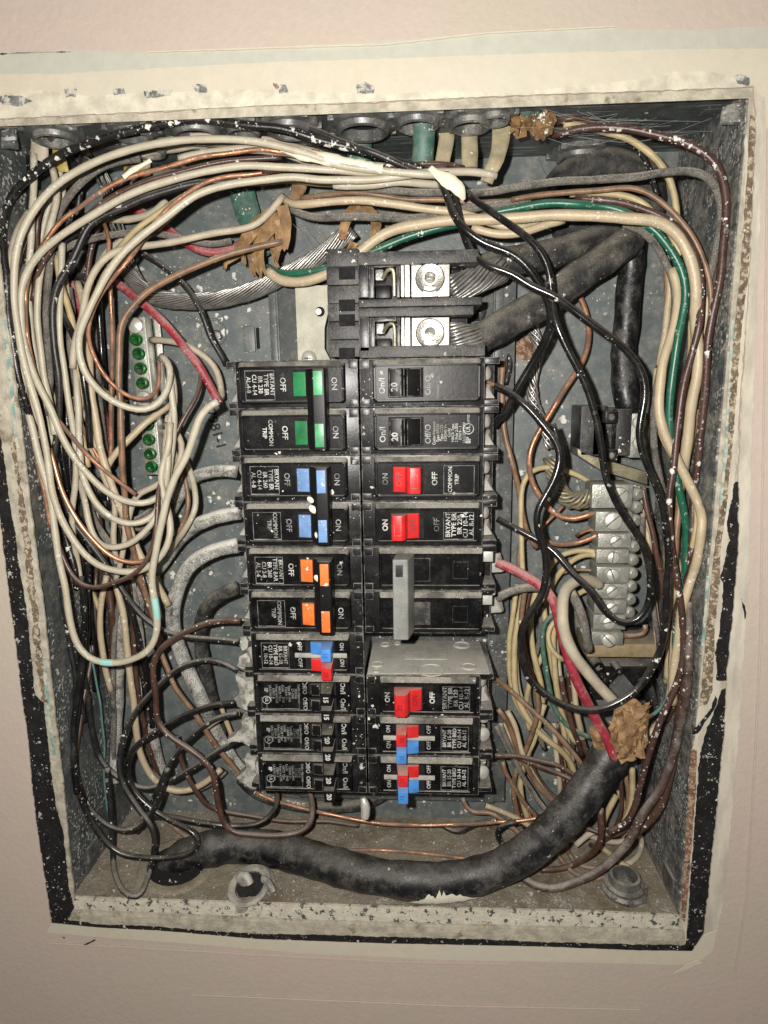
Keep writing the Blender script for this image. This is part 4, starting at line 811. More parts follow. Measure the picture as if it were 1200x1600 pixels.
wire('insulated_wire', 'w_cream', 2.1, '-24 -18 -14 -10 -6 -6 -10 -22 -32', "775,274 740,268 700,268 677,268 650,271 613,278 567,282 500,281 450,277 400,283 360,287 317,300 283,320 247,347 213,374 187,402 165,432 147,467 132,500 123,533 127,567 141,597 168,622 200,638 228,642 250,632 263,610 267,585 262,565 250,556", 'cream wire with an open round loop in front of the green grounding screws', group=LB)
wire('insulated_wire', 'w_cream_dusty', 2.1, '-40 -34 -26 -20 -22', "443,305 437,318 420,335 400,352 350,362 300,372 250,380 205,384 183,390 158,407 143,433 133,467 128,500 116,540 112,575", 'dusty beige wire from the torn brown paper down to the left bundle', group=LB)
wire('insulated_wire', 'w_cream', 2.2, '-3 -3 -4 -5 -8 -14', "340,628 322,637 310,655 300,690 288,720 276,735 266,766 258,796 252,824 244,856 238,882 237,910 241,940 246,967 246,993 234,1016 207,1031 167,1036 140,1030 120,1007 110,967 104,933 98,904 93,880 88,850 83,820 80,790 74,760 66,730 58,700 48,660 38,610 30,560 26,520", 'cream wire with the long drooping front loop marked with turquoise', group=LB, mark=True)
wire('insulated_wire', 'w_cream', 2.0, '-24 -20 -26 -50', "53,240 53,287 50,333 47,383 44,433 46,480 50,520 56,570 64,620 78,680 92,740 104,800", 'cream wire dropping straight from the far-left sheath', group=LB)
wire('insulated_wire', 'w_cream', 2.0, '-26 -20 -18 -20', "83,262 90,300 84,335 75,370 66,410 60,450 58,490 62,540 70,590 78,640 84,680", 'cream wire just behind the first arch, bowed inward near the top left', group=LB)
wire('insulated_wire', 'w_cream', 2.0, '-26 -22 -26 -34', "98,380 96,420 92,470 93,520 100,570 108,620 114,670 118,710 118,750 114,790 114,830 120,870 126,905 133,940", 'cream wire standing upright in the middle of the left bundle', group=LB)
wire('insulated_wire', 'w_yel', 2.0, '-30 -28 -32', "88,400 94,440 108,480 116,520 122,560 126,600 124,650 130,690 138,730", 'yellowed cream wire half hidden deep in the left bundle', group=LB)
wire('insulated_wire', 'w_cream', 2.1, '-50 -26 -16 -18 -28 -30', "100,420 106,470 112,520 118,560 120,610 122,660 126,700 128,740 138,766 152,790 172,808 192,818 212,820 232,814 244,804 256,780 264,745 270,700 272,650 268,600", 'cream wire making the second U, inside the two outer ones', group=LB)
wire('insulated_wire', 'w_cream', 2.0, '-50 -20 -16 -20 -30', "112,690 118,720 124,750 132,780 138,815 152,848 168,856 188,855 212,844 228,828 240,814 250,790 256,750 258,700", 'short cream wire making a shallow U between the nested loops', group=LB)
wire('insulated_wire', 'w_tan', 2.4, '-50 -30 -26 -30 -36', "122,440 130,480 135,520 138,560 142,600 147,640 153,680 158,705 164,730 174,760 188,796 200,820 214,856 226,880 240,905 252,925 262,945", 'tan wire slanting down behind the nested cream loops', group=LB)
wire('insulated_wire', 'w_tan', 2.3, '-50 -40 -34 -30', "268,630 250,642 233,656 207,681 187,700 170,722 160,745", 'short tan wire crossing between the two green-screw grounding bars', group=LB)
wire('insulated_wire', 'w_cream_dusty', 2.2, '-60 -52 -48 -52 -62', "236,531 252,531 278,535 300,544 325,562 340,583 346,607 348,622", 'cream wire curving from the top green screw to the first breaker')
wire('insulated_wire', 'w_cream', 2.0, '-56 -44 -32 -34 -50', "276,690 288,715 298,738 306,770 306,795 298,812 286,832 274,850 262,868", 'cream wire end curling beside the dusty cable near the left breakers', group=LB)
wire('insulated_wire', 'w_cream_dusty', 2.1, '-44 -36 -30 -34 -40', "250,560 262,562 268,585 272,625 264,665 258,700 254,740 246,790 250,830", 'dusty cream wire from the lower grounding bar falling behind the brown loop', group=LB)
wire('insulated_wire', 'w_cream_dusty', 2.0, '-46 -40 -38 -46', "258,664 272,668 282,684 286,705 278,730 268,752 254,768 240,782", 'dusty cream wire hooking round under the lower green screws', group=LB)
wire('insulated_wire', 'w_cream_dusty', 2.1, '-46 -38 -34', "256,672 268,690 276,712 272,735 256,752 236,764 216,768 205,790 196,830", 'whitish dusty wire passing under the lower grounding bar', group=LB)
wire('insulated_wire', 'w_cream_dusty', 2.0, '-36 -30 -34', "114,620 122,660 136,690 152,712 164,742 176,770 180,800 176,840 182,880", 'dusty whitish wire in the heart of the left bundle', group=LB)
wire('insulated_wire', 'w_cream_dusty', 1.9, '-34 -28 -34', "130,640 142,670 150,700 160,735 170,765 186,790 196,830 190,870 180,905", 'pale dusty wire beside the bare copper strand left of the green screws', group=LB)
# coppers and browns, top left
wire('bare_wire', 'w_copper', 1.35, '-20 -12 -10 -12 -14 -20', "500,236 450,238 400,234 333,243 283,253 233,268 187,283 150,304 120,328 93,348 70,378 52,403 42,440 38,480 40,520 52,570 70,620 93,662 133,707 167,740 200,762 213,773", 'bare copper wire bright at the top left, following the first cream arch', group=LB)
wire('bare_wire', 'w_brown', 1.5, '-26 -18 -16 -20', "440,246 400,247 340,255 283,268 233,282 190,300 150,324 120,348 96,372 74,400 58,430 50,470", 'brown wire pressed against the underside of the bright copper one', group=LB)
wire('bare_wire', 'w_copper', 1.3, '-30 -20 -16 -14 -20 -40', "640,260 560,266 480,264 400,270 350,277 317,287 287,307 267,321 240,353 220,383 200,410 173,440 153,467 144,490 138,513 142,543 157,577 177,603 202,620 227,627 241,622 248,600 249,567", 'bare copper wire hugging the loop in front of the green screws', group=LB)
wire('bare_wire', 'w_copper', 1.3, '-40 -36 -40', "160,347 168,362 171,390 166,410 171,433 174,470 175,500 175,567 173,633 172,700 170,740", 'thin copper wire running straight down left of the green screws', group=LB)
wire('insulated_wire', 'w_tanbrown', 2.0, '-34 -28 -24 -24 -30 -36', "440,378 400,384 350,400 300,417 260,437 230,453 207,477 192,500 187,533 185,583 187,633 190,700 191,740 195,780 198,820 208,860 216,892 228,930 240,965 250,1000", 'dusty bronze-coloured wire bending from the top paper down past the green screws', group=LB)
wire('bare_wire', 'w_copper_bright', 1.4, '-16 -12 -12 -16', "78,700 83,720 90,750 100,776 114,800 128,822 144,840 164,862 184,876 204,881 222,882 236,870", 'shiny copper wire following the lowest cream U inside the left bundle', group=LB)
wire('insulated_wire', 'w_brown', 1.5, '-10 -8 -8 -12 -30 -50', "84,830 94,856 102,878 114,900 128,914 148,920 168,913 192,907 214,894 230,876 240,854 244,824 247,790 248,760 256,738 264,710 283,660 307,620 313,593 314,570", 'thin brown wire looping across the front of the left bundle, then up behind red', group=LB)
wire('bare_wire', 'w_copper', 1.4, '-16 -14 -18', "53,670 56,700 62,735 68,765 76,800 84,830", 'short copper wire at the outer left edge of the bundle', group=LB)
wire('insulated_wire', 'w_tanbrown', 1.7, '-52 -44 -50', "282,700 288,733 294,767 293,800 284,825 272,842 256,862", 'brown wire with a coppery gleam left of the third and fourth breakers', group=LB)
wire('bare_wire', 'w_copper', 1.2, '-30 -26 -28', "118,622 124,650 134,680 152,712 172,742 190,756", 'thin copper wire threaded between the dusty whitish wires', group=LB)
wire('insulated_wire', 'w_brown', 1.6, '-30 -24 -30', "60,420 56,380 58,350 62,320 66,300", 'short brown wire behind the far-left cream wires', group=LB)
wire('insulated_wire', 'w_brown', 1.7, '-50 -40 -44', "143,246 136,240 118,200 98,198 82,205 75,222 74,240", 'brown wire hooped round the yellow sheath strip in the top left')
# blacks top left
wire('insulated_wire', 'w_black_mid', 2.1, '-28 -20 -16 -18 -24', "420,276 360,283 310,287 267,297 217,313 173,331 140,352 125,383 110,413 90,447 80,483 81,510 86,545 92,580 94,620 92,660 87,700 84,740", 'sooty black wire in the left bundle between the second and third arches', group=LB)
wire('insulated_wire', 'w_black_dust', 2.2, '-40 -32 -26 -26', "220,250 187,251 155,262 128,281 107,307 91,333 84,360 80,400 77,440 72,480 72,520 76,560 78,600 74,650", 'grey dusty black wire curving under the first cream arch at top left', group=LB)
wire('insulated_wire', 'w_black_dust', 2.2, '-36 -44 -54', "88,398 104,384 133,376 167,367 217,364 260,367 300,374 330,383 363,378", 'dusty black wire running level above the beige one toward the torn paper')
wire('insulated_wire', 'w_black_mid', 2.0, '-52 -46 -46 -52', "218,396 247,413 277,433 297,457 310,477 321,500 330,533 350,562 352,572", 'black wire slanting down to the first left breaker')
wire('insulated_wire', 'w_black', 2.1, '-26 -22 -26', "93,478 108,510 120,540 130,575 134,620 138,660 142,700", 'glossy black wire crossing the cream wires left of the loop', group=LB)
wire('insulated_wire', 'w_black_dust', 2.6, '-50 -44 -50', "106,450 112,500 110,560 112,620 118,690 120,726 128,760 140,800 152,824 170,846 186,880", 'thick dusty black wire behind the nested cream loops', group=LB)
wire('insulated_wire', 'w_black', 2.2, '-55 -55 -60', "150,420 154,480 158,540 160,600 162,660 168,720", 'black wire standing in shade left of the thin copper one', group=LB)
wire('insulated_wire', 'w_red', 2.6, '-62 -60 -66', "200,322 230,334 262,358 300,386 335,396 373,386 395,360", 'pink-red wire showing through behind the upper left wires')
wire('insulated_wire', 'w_red', 2.5, '-56 -48 -44 -50', "180,440 200,455 217,470 247,493 280,533 310,570 328,603 344,630", 'red wire slanting down to the top left breaker')
wire('insulated_wire', 'w_red', 2.3, '-66 -64 -66', "112,440 130,500 150,580 160,630 168,690 172,730", 'dull red wire standing in shade behind the left bundle')
wire('insulated_wire', 'w_cream_dusty', 2.4, '-62 -56', "75,320 110,335 160,340 200,345 245,330 262,312", 'pale wire end lying behind the upper left arches')
for k_, (pts_, r_, m_, l_) in enumerate((
    ("60,330 62,400 66,470 72,560 80,640 92,720", 2.2, 'w_black', 'shaded black wire nearest the left side, behind the first cream arch'),
    ("100,420 102,480 106,560 104,640 108,720 116,800", 2.4, 'w_black', 'shaded black wire behind the upright cream wires at mid left'),
    ("140,470 148,540 152,600 160,680 168,740 176,800", 2.6, 'w_black_dust', 'shaded dusty wire behind the open cream loop'),
    ("90,640 98,720 110,790 128,860 140,930 146,1000 150,1080", 2.3, 'w_black', 'black wire continuing from the left bundle down to the lower loops'),
    ("70,760 84,830 100,910 112,980 122,1060 130,1130", 2.1, 'w_black_mid', 'black wire against the left side between bundle and lower loops'),
    ("150,780 160,860 170,920 176,990 172,1060", 2.5, 'w_brown', 'dark brown wire deep under the nested loops'),
    ("180,760 186,820 192,870 202,930 214,1000 226,1060 232,1130", 2.0, 'w_black_mid', 'dark wire going down between the two upright dusty cables'),
    ("120,240 128,270 124,310 118,350 112,400", 2.2, 'w_black_mid', 'dark wire dropping behind the top left arches'),
    ("205,262 190,290 168,320 152,360 140,400 134,440", 2.0, 'w_brown', 'dark brown wire dropping behind the top left arches'),
    ("225,360 200,372 170,392 150,430 146,480", 2.0, 'w_cream_dusty', 'dusty pale wire bending down behind the dusty black level wire'))):
    wire('insulated_wire', m_, r_, '-58 -54 -58', pts_, l_, group=LB)
# --- clusters top centre
wire('insulated_wire', 'w_brown', 1.6, '-22 -18 -22', "700,262 640,266 590,268 540,266 500,262 450,262 410,268", 'brown wire sandwiched between cream wires at top centre')
wire('insulated_wire', 'w_cream', 2.2, '-20 -18 -20', "600,262 540,258 480,244 430,236 380,232 330,236 280,246", 'cream wire caked with paint at top centre')
wire('insulated_wire', 'w_cream', 2.2, '-26 -20 -24', "690,288 650,285 615,282 580,290 520,290", 'short cream wire under the paint-covered knot at top centre')
wire('insulated_wire', 'w_brown', 1.5, '-24 -26 -30', "580,262 640,258 690,256 712,258 724,262", 'brown wire running into the twisted tan sheaths')
wire('insulated_wire', 'w_black_dust', 2.2, '-40 -30 -24 -16 -14 -16 -22 -30', "527,297 567,296 633,302 700,302 750,300 800,294 867,285 933,280 1000,277 1050,268 1093,271 1117,290 1128,327 1123,377 1112,417 1104,440 1098,480 1090,540 1082,600", 'dark brown dusty wire crossing the top and turning down the right side', group=RB)
wire('insulated_wire', 'w_tan', 2.4, '-44 -34 -30 -28 -26 -28', "440,308 450,318 467,320 517,317 567,313 617,320 667,327 710,332 760,345 800,356 830,356 852,346", 'tan wire level across the centre above the lug block')
wire('insulated_wire', 'w_black_dust', 2.4, '-44 -36 -34 -32 -30', "456,326 475,335 500,340 550,340 600,340 650,340 693,334 730,326 780,318 830,316", 'furry grey dusty wire right under the level tan wire')
wire('insulated_wire', 'w_tanbrown', 1.6, '-42 -34 -34', "470,310 500,304 540,300 590,304 640,310 700,314 760,316 810,312", 'thin brown wire on top of the level tan wire')
wire('insulated_wire', 'w_green', 2.4, '-46 -36 -30 -22 -16 -16 -20 -30', "418,418 435,427 460,428 500,423 550,405 587,390 633,370 683,357 733,347 767,335 800,327 840,320 883,318 933,322 975,330 1007,350 1033,372 1053,396 1066,423 1070,460 1066,500 1057,543 1048,600 1045,640 1049,690 1058,740 1067,790 1073,840 1072,890 1062,950 1056,1000 1058,1040", 'green wire sweeping across the middle and down the right bundle', group=RB)
wire('insulated_wire', 'w_tan', 2.8, '-44 -36 -28 -20 -12 -10 -14 -24', "420,424 432,436 450,441 477,440 517,424 560,394 600,368 640,353 683,346 740,344 800,341 850,338 900,336 950,338 1000,341 1037,351 1063,373 1080,407 1086,450 1087,500 1092,560 1083,610 1077,660 1070,717 1064,760", 'thick tan wire sweeping beside the green one, outermost of its bend', group=RB)
wire('insulated_wire', 'w_tan', 2.4, '-26 -24 -26', "736,356 767,365 800,365 827,361 850,350 880,343", 'short tan wire tucked under the big tan bend')
# right bundle
wire('insulated_wire', 'w_brown_spk', 2.2, '-30 -18 -10 -7 -6 -10 -16 -26', "862,211 890,203 933,197 983,202 1033,211 1077,224 1107,243 1127,269 1135,307 1134,350 1130,400 1122,450 1112,500 1104,550 1100,600 1097,650 1091,700 1085,760 1082,830 1078,880", 'brown wire covered in white drips, outermost arc at the top right', group=RB)
wire('insulated_wire', 'w_brown_spk', 2.1, '-24 -16 -12 -10 -9 -9 -10 -18', "900,308 940,312 977,318 1017,330 1053,348 1077,375 1090,410 1096,450 1093,500 1082,543 1068,600 1060,650 1053,707 1047,767 1045,817 1052,880 1061,935 1067,983 1067,1033 1053,1077 1033,1120 1017,1167 1003,1217 992,1260 975,1290 950,1302", 'long brown wire in front of the right bundle, from the top bend to the floor', group=RB)
wire('insulated_wire', 'w_tanbrown', 1.6, '-30 -22 -18 -18', "800,313 867,303 933,297 983,293 1017,303 1050,330 1077,358 1096,395 1108,440 1112,490 1104,540", 'thin tan-brown wire above the green one in the right bend', group=RB)
wire('insulated_wire', 'w_yel', 1.9, '-34 -28 -22', "890,302 940,300 980,306 1010,322 1030,342 1052,372 1062,400", 'faded yellow wire showing between brown and green at the right bend', group=RB)
wire('insulated_wire', 'w_tan', 2.5, '-26 -18 -14 -12 -12 -16', "1050,420 1062,455 1060,490 1047,533 1034,573 1030,627 1034,667 1050,707 1067,740 1087,777 1097,810 1092,860 1080,905 1066,950 1058,1000 1053,1060 1050,1100", 'tan wire with a double bend in front of the right bundle', group=RB)
wire('insulated_wire', 'w_black_dust', 2.2, '-34 -28 -30 -34', "975,350 1000,358 1022,380 1040,410 1052,440 1055,475 1050,515 1036,560 1022,620 1020,680 1028,730 1038,780 1042,830", 'dust-covered grey-black wire inside the right bend', group=RB)
wire('insulated_wire', 'w_yel', 2.0, '-46 -34 -36', "880,192 905,193 933,203 973,213 1000,230 1027,250 1043,272 1053,300 1057,327 1058,360", 'olive cream wire arching behind the brown one at the top right')
wire('insulated_wire', 'w_black_spk', 1.5, '-50 -44', "990,228 1005,244 1014,262 1020,285 1028,305", 'thin black speckled wire crossing the olive arch at the top right')
wire('insulated_wire', 'w_brown', 1.6, '-42 -30 -34', "872,190 885,184 905,183 925,190 940,196", 'short brown wire bowed above the paint-flecked clump')
wire('insulated_wire', 'w_tan', 2.2, '-30 -34 -40', "1082,480 1084,540 1076,600 1068,660 1064,720 1060,790 1056,860 1052,930 1048,1000 1042,1060", 'tan wire straight down behind the double-bent one', group=RB)
wire('insulated_wire', 'w_tan', 2.2, '-46 -44 -46', "1042,400 1047,440 1042,490 1036,540 1030,590 1026,640", 'tan wire on the inner side of the right bundle, above the lug', group=RB)
wire('bare_wire', 'w_copper', 1.3, '-56 -52 -54', "1040,412 1041,460 1039,520 1032,590 1024,650", 'thin copper wire on the inner edge of the right bundle', group=RB)
wire('insulated_wire', 'w_tan', 2.3, '-50 -46 -50', "1014,800 1012,850 1018,900 1022,950 1028,1000 1030,1040", 'tan wire behind the neutral bar, right side', group=RB)
wire('insulated_wire', 'w_brown', 1.9, '-46 -40 -42', "1004,760 1012,800 1024,850 1034,900 1036,960 1030,1010", 'brown wire behind the neutral bar, right side', group=RB)
wire('insulated_wire', 'w_tanbrown', 2.0, '-28 -22 -20 -22', "1088,640 1082,690 1070,730 1062,780 1056,840 1056,900 1066,960", 'copper-toned wire slanting in the lower right bundle', group=RB)
wire('insulated_wire', 'w_tan', 2.2, '-40 -36 -40', "1046,800 1042,860 1046,920 1052,980 1050,1040 1044,1090 1030,1130 1008,1150 985,1160", 'tan wire curving back to the torn brown paper', group=RB)
wire('insulated_wire', 'w_teal', 1.3, '-36 -30 -34', "1062,1020 1056,1060 1044,1090 1026,1114 1008,1126", 'thin teal wire near the torn brown paper')
wire('insulated_wire', 'w_brown_dusty', 2.5, '-20 -14 -12 -14 -24', "1076,940 1078,990 1077,1040 1070,1090 1064,1130 1057,1165 1045,1200 1030,1235 1010,1262 994,1285 985,1310 960,1340 930,1364 895,1380 860,1390 828,1382 815,1370", 'thick grey-brown dusty wire sweeping down the right to the floor', group=RB)
wire('insulated_wire', 'w_brown', 2.5, '-22 -16 -18 -26', "1072,1010 1072,1060 1064,1110 1056,1160 1048,1210 1036,1250 1016,1280 996,1300 982,1312", 'brown wire riding on the dusty one at the lower right', group=RB)
wire('insulated_wire', 'w_brown', 2.2, '-30 -26 -34 -50', "938,1262 940,1285 940,1312 928,1332 905,1346 875,1358 845,1360", 'short brown wire hooking left under the thick cable')
# blacks in front, right of centre
wire('insulated_wire', 'w_black', 2.3, '-24 -12 -10 -14 -26 -34', "690,282 697,300 703,327 717,353 750,380 800,398 827,422 847,450 860,475 862,505 850,537 827,572 805,614 790,644 772,664", 'heavy black wire slanting back to the second right breaker', tip='e')
wire('insulated_wire', 'w_black', 2.1, '-20 -8 -5 -5 -6 -6 -10 -30', "728,300 745,315 767,330 800,352 820,366 843,390 857,418 863,455 868,500 886,543 903,577 923,623 934,667 940,713 948,752 967,793 996,837 1012,873 1018,905 1016,935 1006,960 987,976 960,972 943,953 930,930 910,907 897,897 867,863 840,843 800,823 776,810", 'glossy black wire making the tight hook in front of the neutral screws')
wire('insulated_wire', 'w_black', 2.2, '-22 -8 -4 -3 -3 -2 -2 -4 -6 -24', "700,285 716,325 722,352 728,378 743,402 767,418 800,425 827,447 860,461 887,478 913,500 933,513 967,537 992,563 1006,590 1009,623 1001,660 1000,697 1016,740 1032,783 1042,827 1045,867 1043,905 1042,943 1038,990 1026,1032 1001,1070 970,1096 933,1109 893,1107 857,1090 828,1062 814,1027 814,987 829,957 850,927 853,897 853,867 838,827 842,790 866,753 875,720 866,688 840,653 808,622 788,606 774,602", 'longest black wire, looping round the neutral bar to the first right breaker', tip='e')
wire('insulated_wire', 'w_black', 1.8, '-12 -10 -12', "864,662 874,690 880,722 872,752 858,778", 'short black wire doubled against the big loop beside the breakers')
wire('insulated_wire', 'w_tanbrown', 2.0, '-62 -56 -60', "786,560 784,600 786,650 792,690 803,730 812,775 818,810 826,835 838,856", 'bronze wire running down just right of the breakers')
wire('insulated_wire', 'w_copper', 1.9, '-66 -62 -56 -50 -48', "900,455 914,480 922,510 918,540 908,570 888,602 860,645 838,680 826,712 828,745 840,772 858,795 885,811 905,811 928,803", 'thick bare copper wire bending up to the neutral bar', cat='wire')
wire('insulated_wire', 'w_yel', 1.9, '-60 -58 -50', "930,760 908,744 880,733 850,729 828,736 816,762 813,800 814,850 816,900", 'cream wire arching from the top neutral terminal')
wire('bare_wire', 'w_copper', 1.1, '-60 -62', "880,790 868,805 850,820 838,835", 'thin copper wire crossing behind the black loop')
wire('insulated_wire', 'w_tanbrown', 1.4, '-60 -58', "820,838 812,850 808,870 812,890", 'short thin brown wire below the crossing of two black wires')
wire('insulated_wire', 'w_black_mid', 2.0, '-70 -66 -62', "790,545 800,560 796,580 790,600", 'dark frayed wire stub just right of the lug block')
# neutral-bar feeders
NB = 'wires running into the left side of the neutral bar'
wire('bare_wire', 'w_copper', 1.7, '-60 -52 -48', "848,842 860,850 885,853 908,848 924,840 936,833", 'dusty copper wire into the third neutral terminal', group=NB)
wire('bare_wire', 'w_copper', 1.2, '-60 -52', "900,838 916,826 932,828", 'thin copper wire above the dusty one at the third neutral terminal', group=NB)
wire('insulated_wire', 'w_yel', 1.9, '-66 -58 -48', "846,930 852,898 868,872 890,862 912,858 930,862", 'cream wire into the fourth neutral terminal', group=NB)
wire('insulated_wire', 'w_yel', 2.0, '-66 -58 -48', "848,955 862,915 880,888 900,872 918,866 934,868", 'second cream wire crowding the fourth neutral terminal', group=NB)
wire('insulated_wire', 'w_tanbrown', 1.2, '-66 -56', "868,900 888,892 912,890 930,893", 'thin brown wire into the fifth neutral terminal', group=NB)
wire('insulated_wire', 'w_yel', 1.9, '-62 -54', "892,936 900,928 912,920 924,916 934,920", 'cream wire into the sixth neutral terminal', group=NB)
wire('bare_wire', 'w_copper', 1.2, '-64 -54', "912,966 920,965 932,964", 'short reddish copper end at the eighth neutral terminal', group=NB)
wire('bare_wire', 'w_copper', 1.4, '-60 -54', "908,988 916,988 928,990", 'short reddish copper end at the lowest neutral terminal', group=NB)
wire('bare_wire', 'w_tanbrown', 1.8, '-52 -50 -50', "974,993 990,993 1008,993 1014,988 1008,976", 'brown wire end coming out right of the lowest neutral terminal')
wire('insulated_wire', 'w_red', 2.9, '-34 -26 -18 -16 -14', "776,878 800,888 820,899 853,922 868,948 876,985 884,1020 896,1053 912,1087 928,1118 944,1146 956,1172 960,1186", 'thick red wire from the grey-handled breaker into the big black cable')
wire('insulated_wire', 'w_cream_dusty', 3.3, '-44 -30 -18 -16 -18 -20', "938,914 918,906 898,906 882,917 877,943 880,985 892,1015 915,1048 938,1073 960,1098 972,1115", 'thick dusty cream wire from the neutral bar into the big black cable')
wire('insulated_wire', 'w_black_dust', 2.8, '-34 -30 -34', "892,925 902,945 912,975 916,1000 920,1016", 'grey dusty wire end hanging beside the thick cream one')
wire('insulated_wire', 'w_black_dust', 2.6, '-40 -36 -30', "776,936 790,927 810,920 835,917 852,920", 'grey dusty wire leaving the grey-handled breaker')
# lower right tangle
def low(mat, r, zs, pts, label, name='insulated_wire'): wire(name, mat, r, zs, pts, label, group=BRW)
low('w_yel', 2.2, '-54 -50 -48 -54', "822,915 812,960 803,1010 803,1060 812,1100 833,1135 860,1162 885,1180 896,1205 898,1235", 'cream wire bowed out nearest the right breakers')
low('w_yel', 2.1, '-58 -54 -58', "838,920 830,965 832,1010 842,1050 850,1090 840,1130 826,1175 814,1215 818,1255 828,1290", 'cream wire with an S-bend right of the red-handled breakers')
low('w_yel', 2.1, '-60 -56 -54', "850,950 856,1000 864,1050 874,1090 880,1130 886,1170 892,1200", 'straight cream wire behind the green one at lower right')
low('w_green_dusty', 1.8, '-44 -42 -46', "872,958 855,966 846,985 848,1015 853,1045 857,1075 867,1107 893,1138 922,1152", 'dusty green wire curving down left of the red wire')
low('w_yel', 1.7, '-40 -36 -34', "870,966 856,978 853,1000 862,1020 880,1032", 'small cream loop ending at the red wire')
low('w_yel', 2.1, '-42 -44 -48', "874,972 864,985 864,1020 868,1060 874,1100 884,1135 900,1160", 'cream wire beside the dusty green one at lower right')
low('w_tanbrown', 1.8, '-40 -44 -36 -30', "768,1058 784,1066 800,1080 820,1100 845,1122 867,1143 893,1172 910,1200", 'brown wire from the single red breaker slanting to the thick cable')
low('w_tanbrown', 1.9, '-42 -46 -44', "778,1108 790,1122 800,1146 812,1178 830,1212 850,1240 870,1258", 'brown wire from the second tandem falling behind the cable')
low('w_brown', 1.8, '-40 -44 -40', "772,1180 800,1181 827,1185 860,1192 883,1203 903,1217", 'brown wire running level from the tandem breakers')
low('w_brown', 1.7, '-44 -46 -42', "800,1182 830,1194 860,1204 885,1214 900,1222", 'second brown wire just under the level one')
low('w_tanbrown', 1.7, '-50 -50 -52', "786,1190 792,1212 806,1236 822,1258 840,1276", 'dusty brown wire from the bottom tandem to the floor')
low('w_black_dust', 1.8, '-46 -48 -46', "780,1130 800,1175 815,1210 836,1245 856,1268", 'dusty dark wire between the brown ones at lower right')
low('w_yel', 2.0, '-52 -56 -60', "850,1100 836,1150 820,1190 812,1230 820,1262 832,1288", 'cream wire crossing the brown ones toward the floor')
low('w_brown', 1.7, '-54 -50 -48', "888,1050 893,1090 902,1130 912,1160 918,1180", 'thin dusty brown wire beside the red wire')
low('w_brown', 1.6, '-60 -58 -56', "870,1130 876,1170 880,1210 882,1245 880,1270", 'upright brown wire seen above the thick cable')
low('w_tan', 2.2, '-40 -40 -50', "985,1150 1000,1148 1018,1140 1034,1122", 'tan wire leaving the torn paper to the right')
low('w_yel', 2.1, '-50 -50 -56', "988,1200 990,1240 984,1270 972,1290 956,1302 930,1310", 'cream wire falling behind the thick cable on its right')
low('w_yel', 2.1, '-54 -52 -60', "968,1235 976,1262 980,1290 972,1320", 'short cream wire dropping right of the thick cable')
low('w_yel', 2.2, '-56 -52 -60', "962,1242 952,1262 942,1285 945,1300", 'cream wire leaning left under the end of the thick cable')
low('w_yel', 2.1, '-50 -54 -60', "930,1318 950,1330 966,1346 984,1355", 'cream wire lying on the floor at the lower right')
low('w_cream_dusty', 2.2, '-46 -50 -56', "900,1320 930,1296 960,1300 985,1296 1002,1284", 'dusty whitish wire along the floor under the brown loops')
low('w_cream_dusty', 2.0, '-52 -54 -58', "915,1302 940,1312 975,1316 1000,1300 1004,1316 996,1342 978,1352", 'dusty wire looping into the corroded floor connector')
low('w_tanbrown', 1.7, '-40 -46 -54', "868,1330 885,1352 905,1368 935,1374 962,1366 980,1352", 'thin brown wire arching along the floor to the connector')
low('w_tanbrown', 1.6, '-44 -46 -50', "880,1312 892,1340 902,1352 930,1358 950,1356", 'brown wire tucked under the floor arch')
low('w_tan', 2.0, '-50 -52 -56', "760,1258 800,1275 830,1290 836,1300 870,1308 900,1312", 'tan dusty wire lying beneath the thick cable')
low('w_brown', 1.9, '-46 -40 -46', "900,1288 930,1300 955,1308 975,1300 990,1280", 'brown dusty wire across the lower right wires')
low('w_yel', 2.0, '-62 -60 -58', "866,940 860,990 846,1030 828,1064 822,1100 826,1140", 'deep cream wire crossing behind the green wire')
low('w_black_dust', 1.8, '-64 -62 -60', "842,936 846,980 836,1030 826,1080 836,1130 850,1170", 'dark wire deep behind the cream ones at lower right')
# terminals, left column
BT = 'wires running to the left breakers'
wire('insulated_wire', 'cable_white_dust', 3.8, '-38 -44 -56 -66', "370,738 352,735 333,735 310,741 293,752 280,775 268,800 258,815", 'thick white-dusted cable to the first pale blue pole', 'cable', 'thick dusty cables on the left')
wire('insulated_wire', 'cable_white_dust', 4.2, '-38 -44 -56 -66', "374,801 350,804 333,808 310,818 290,832 270,856 250,884 232,905 218,930 215,960", 'thick white-dusted cable to the second pale blue pole', 'cable', 'thick dusty cables on the left')
wire('insulated_cable', 'cable_white_dust', 4.6, '-36 -40 -48 -56 -62 -66', "372,853 345,856 325,862 300,880 284,905 274,940 271,977 279,1012 294,1045 311,1087 330,1130 352,1172 378,1206 400,1226", 'thick dusty grey cable printed 600V IBEW UNION, bowed out to the orange breaker', 'cable', 'thick dusty cables on the left')
wire('insulated_cable', 'cable_dusty', 4.4, '-38 -46 -58 -64', "370,918 350,925 335,936 322,952 316,975 314,1005 320,1045 328,1080 336,1115 346,1150", 'thick dusty cable to the lower orange pole, inside the printed one', 'cable', 'thick dusty cables on the left')
wire('insulated_cable', 'cable_white_dust', 4.0, '-60 -62 -66', "198,880 205,925 212,967 217,1017 223,1067 231,1117 241,1167 254,1212", 'upright dusty cable left of the brown wire, right one of two', 'cable', 'thick dusty cables on the left')
wire('insulated_cable', 'cable_white_dust', 3.6, '-58 -60 -64', "196,940 192,983 187,1033 184,1083 182,1133 180,1183 180,1222", 'upright dusty cable at the left, thinner of two', 'cable', 'thick dusty cables on the left')
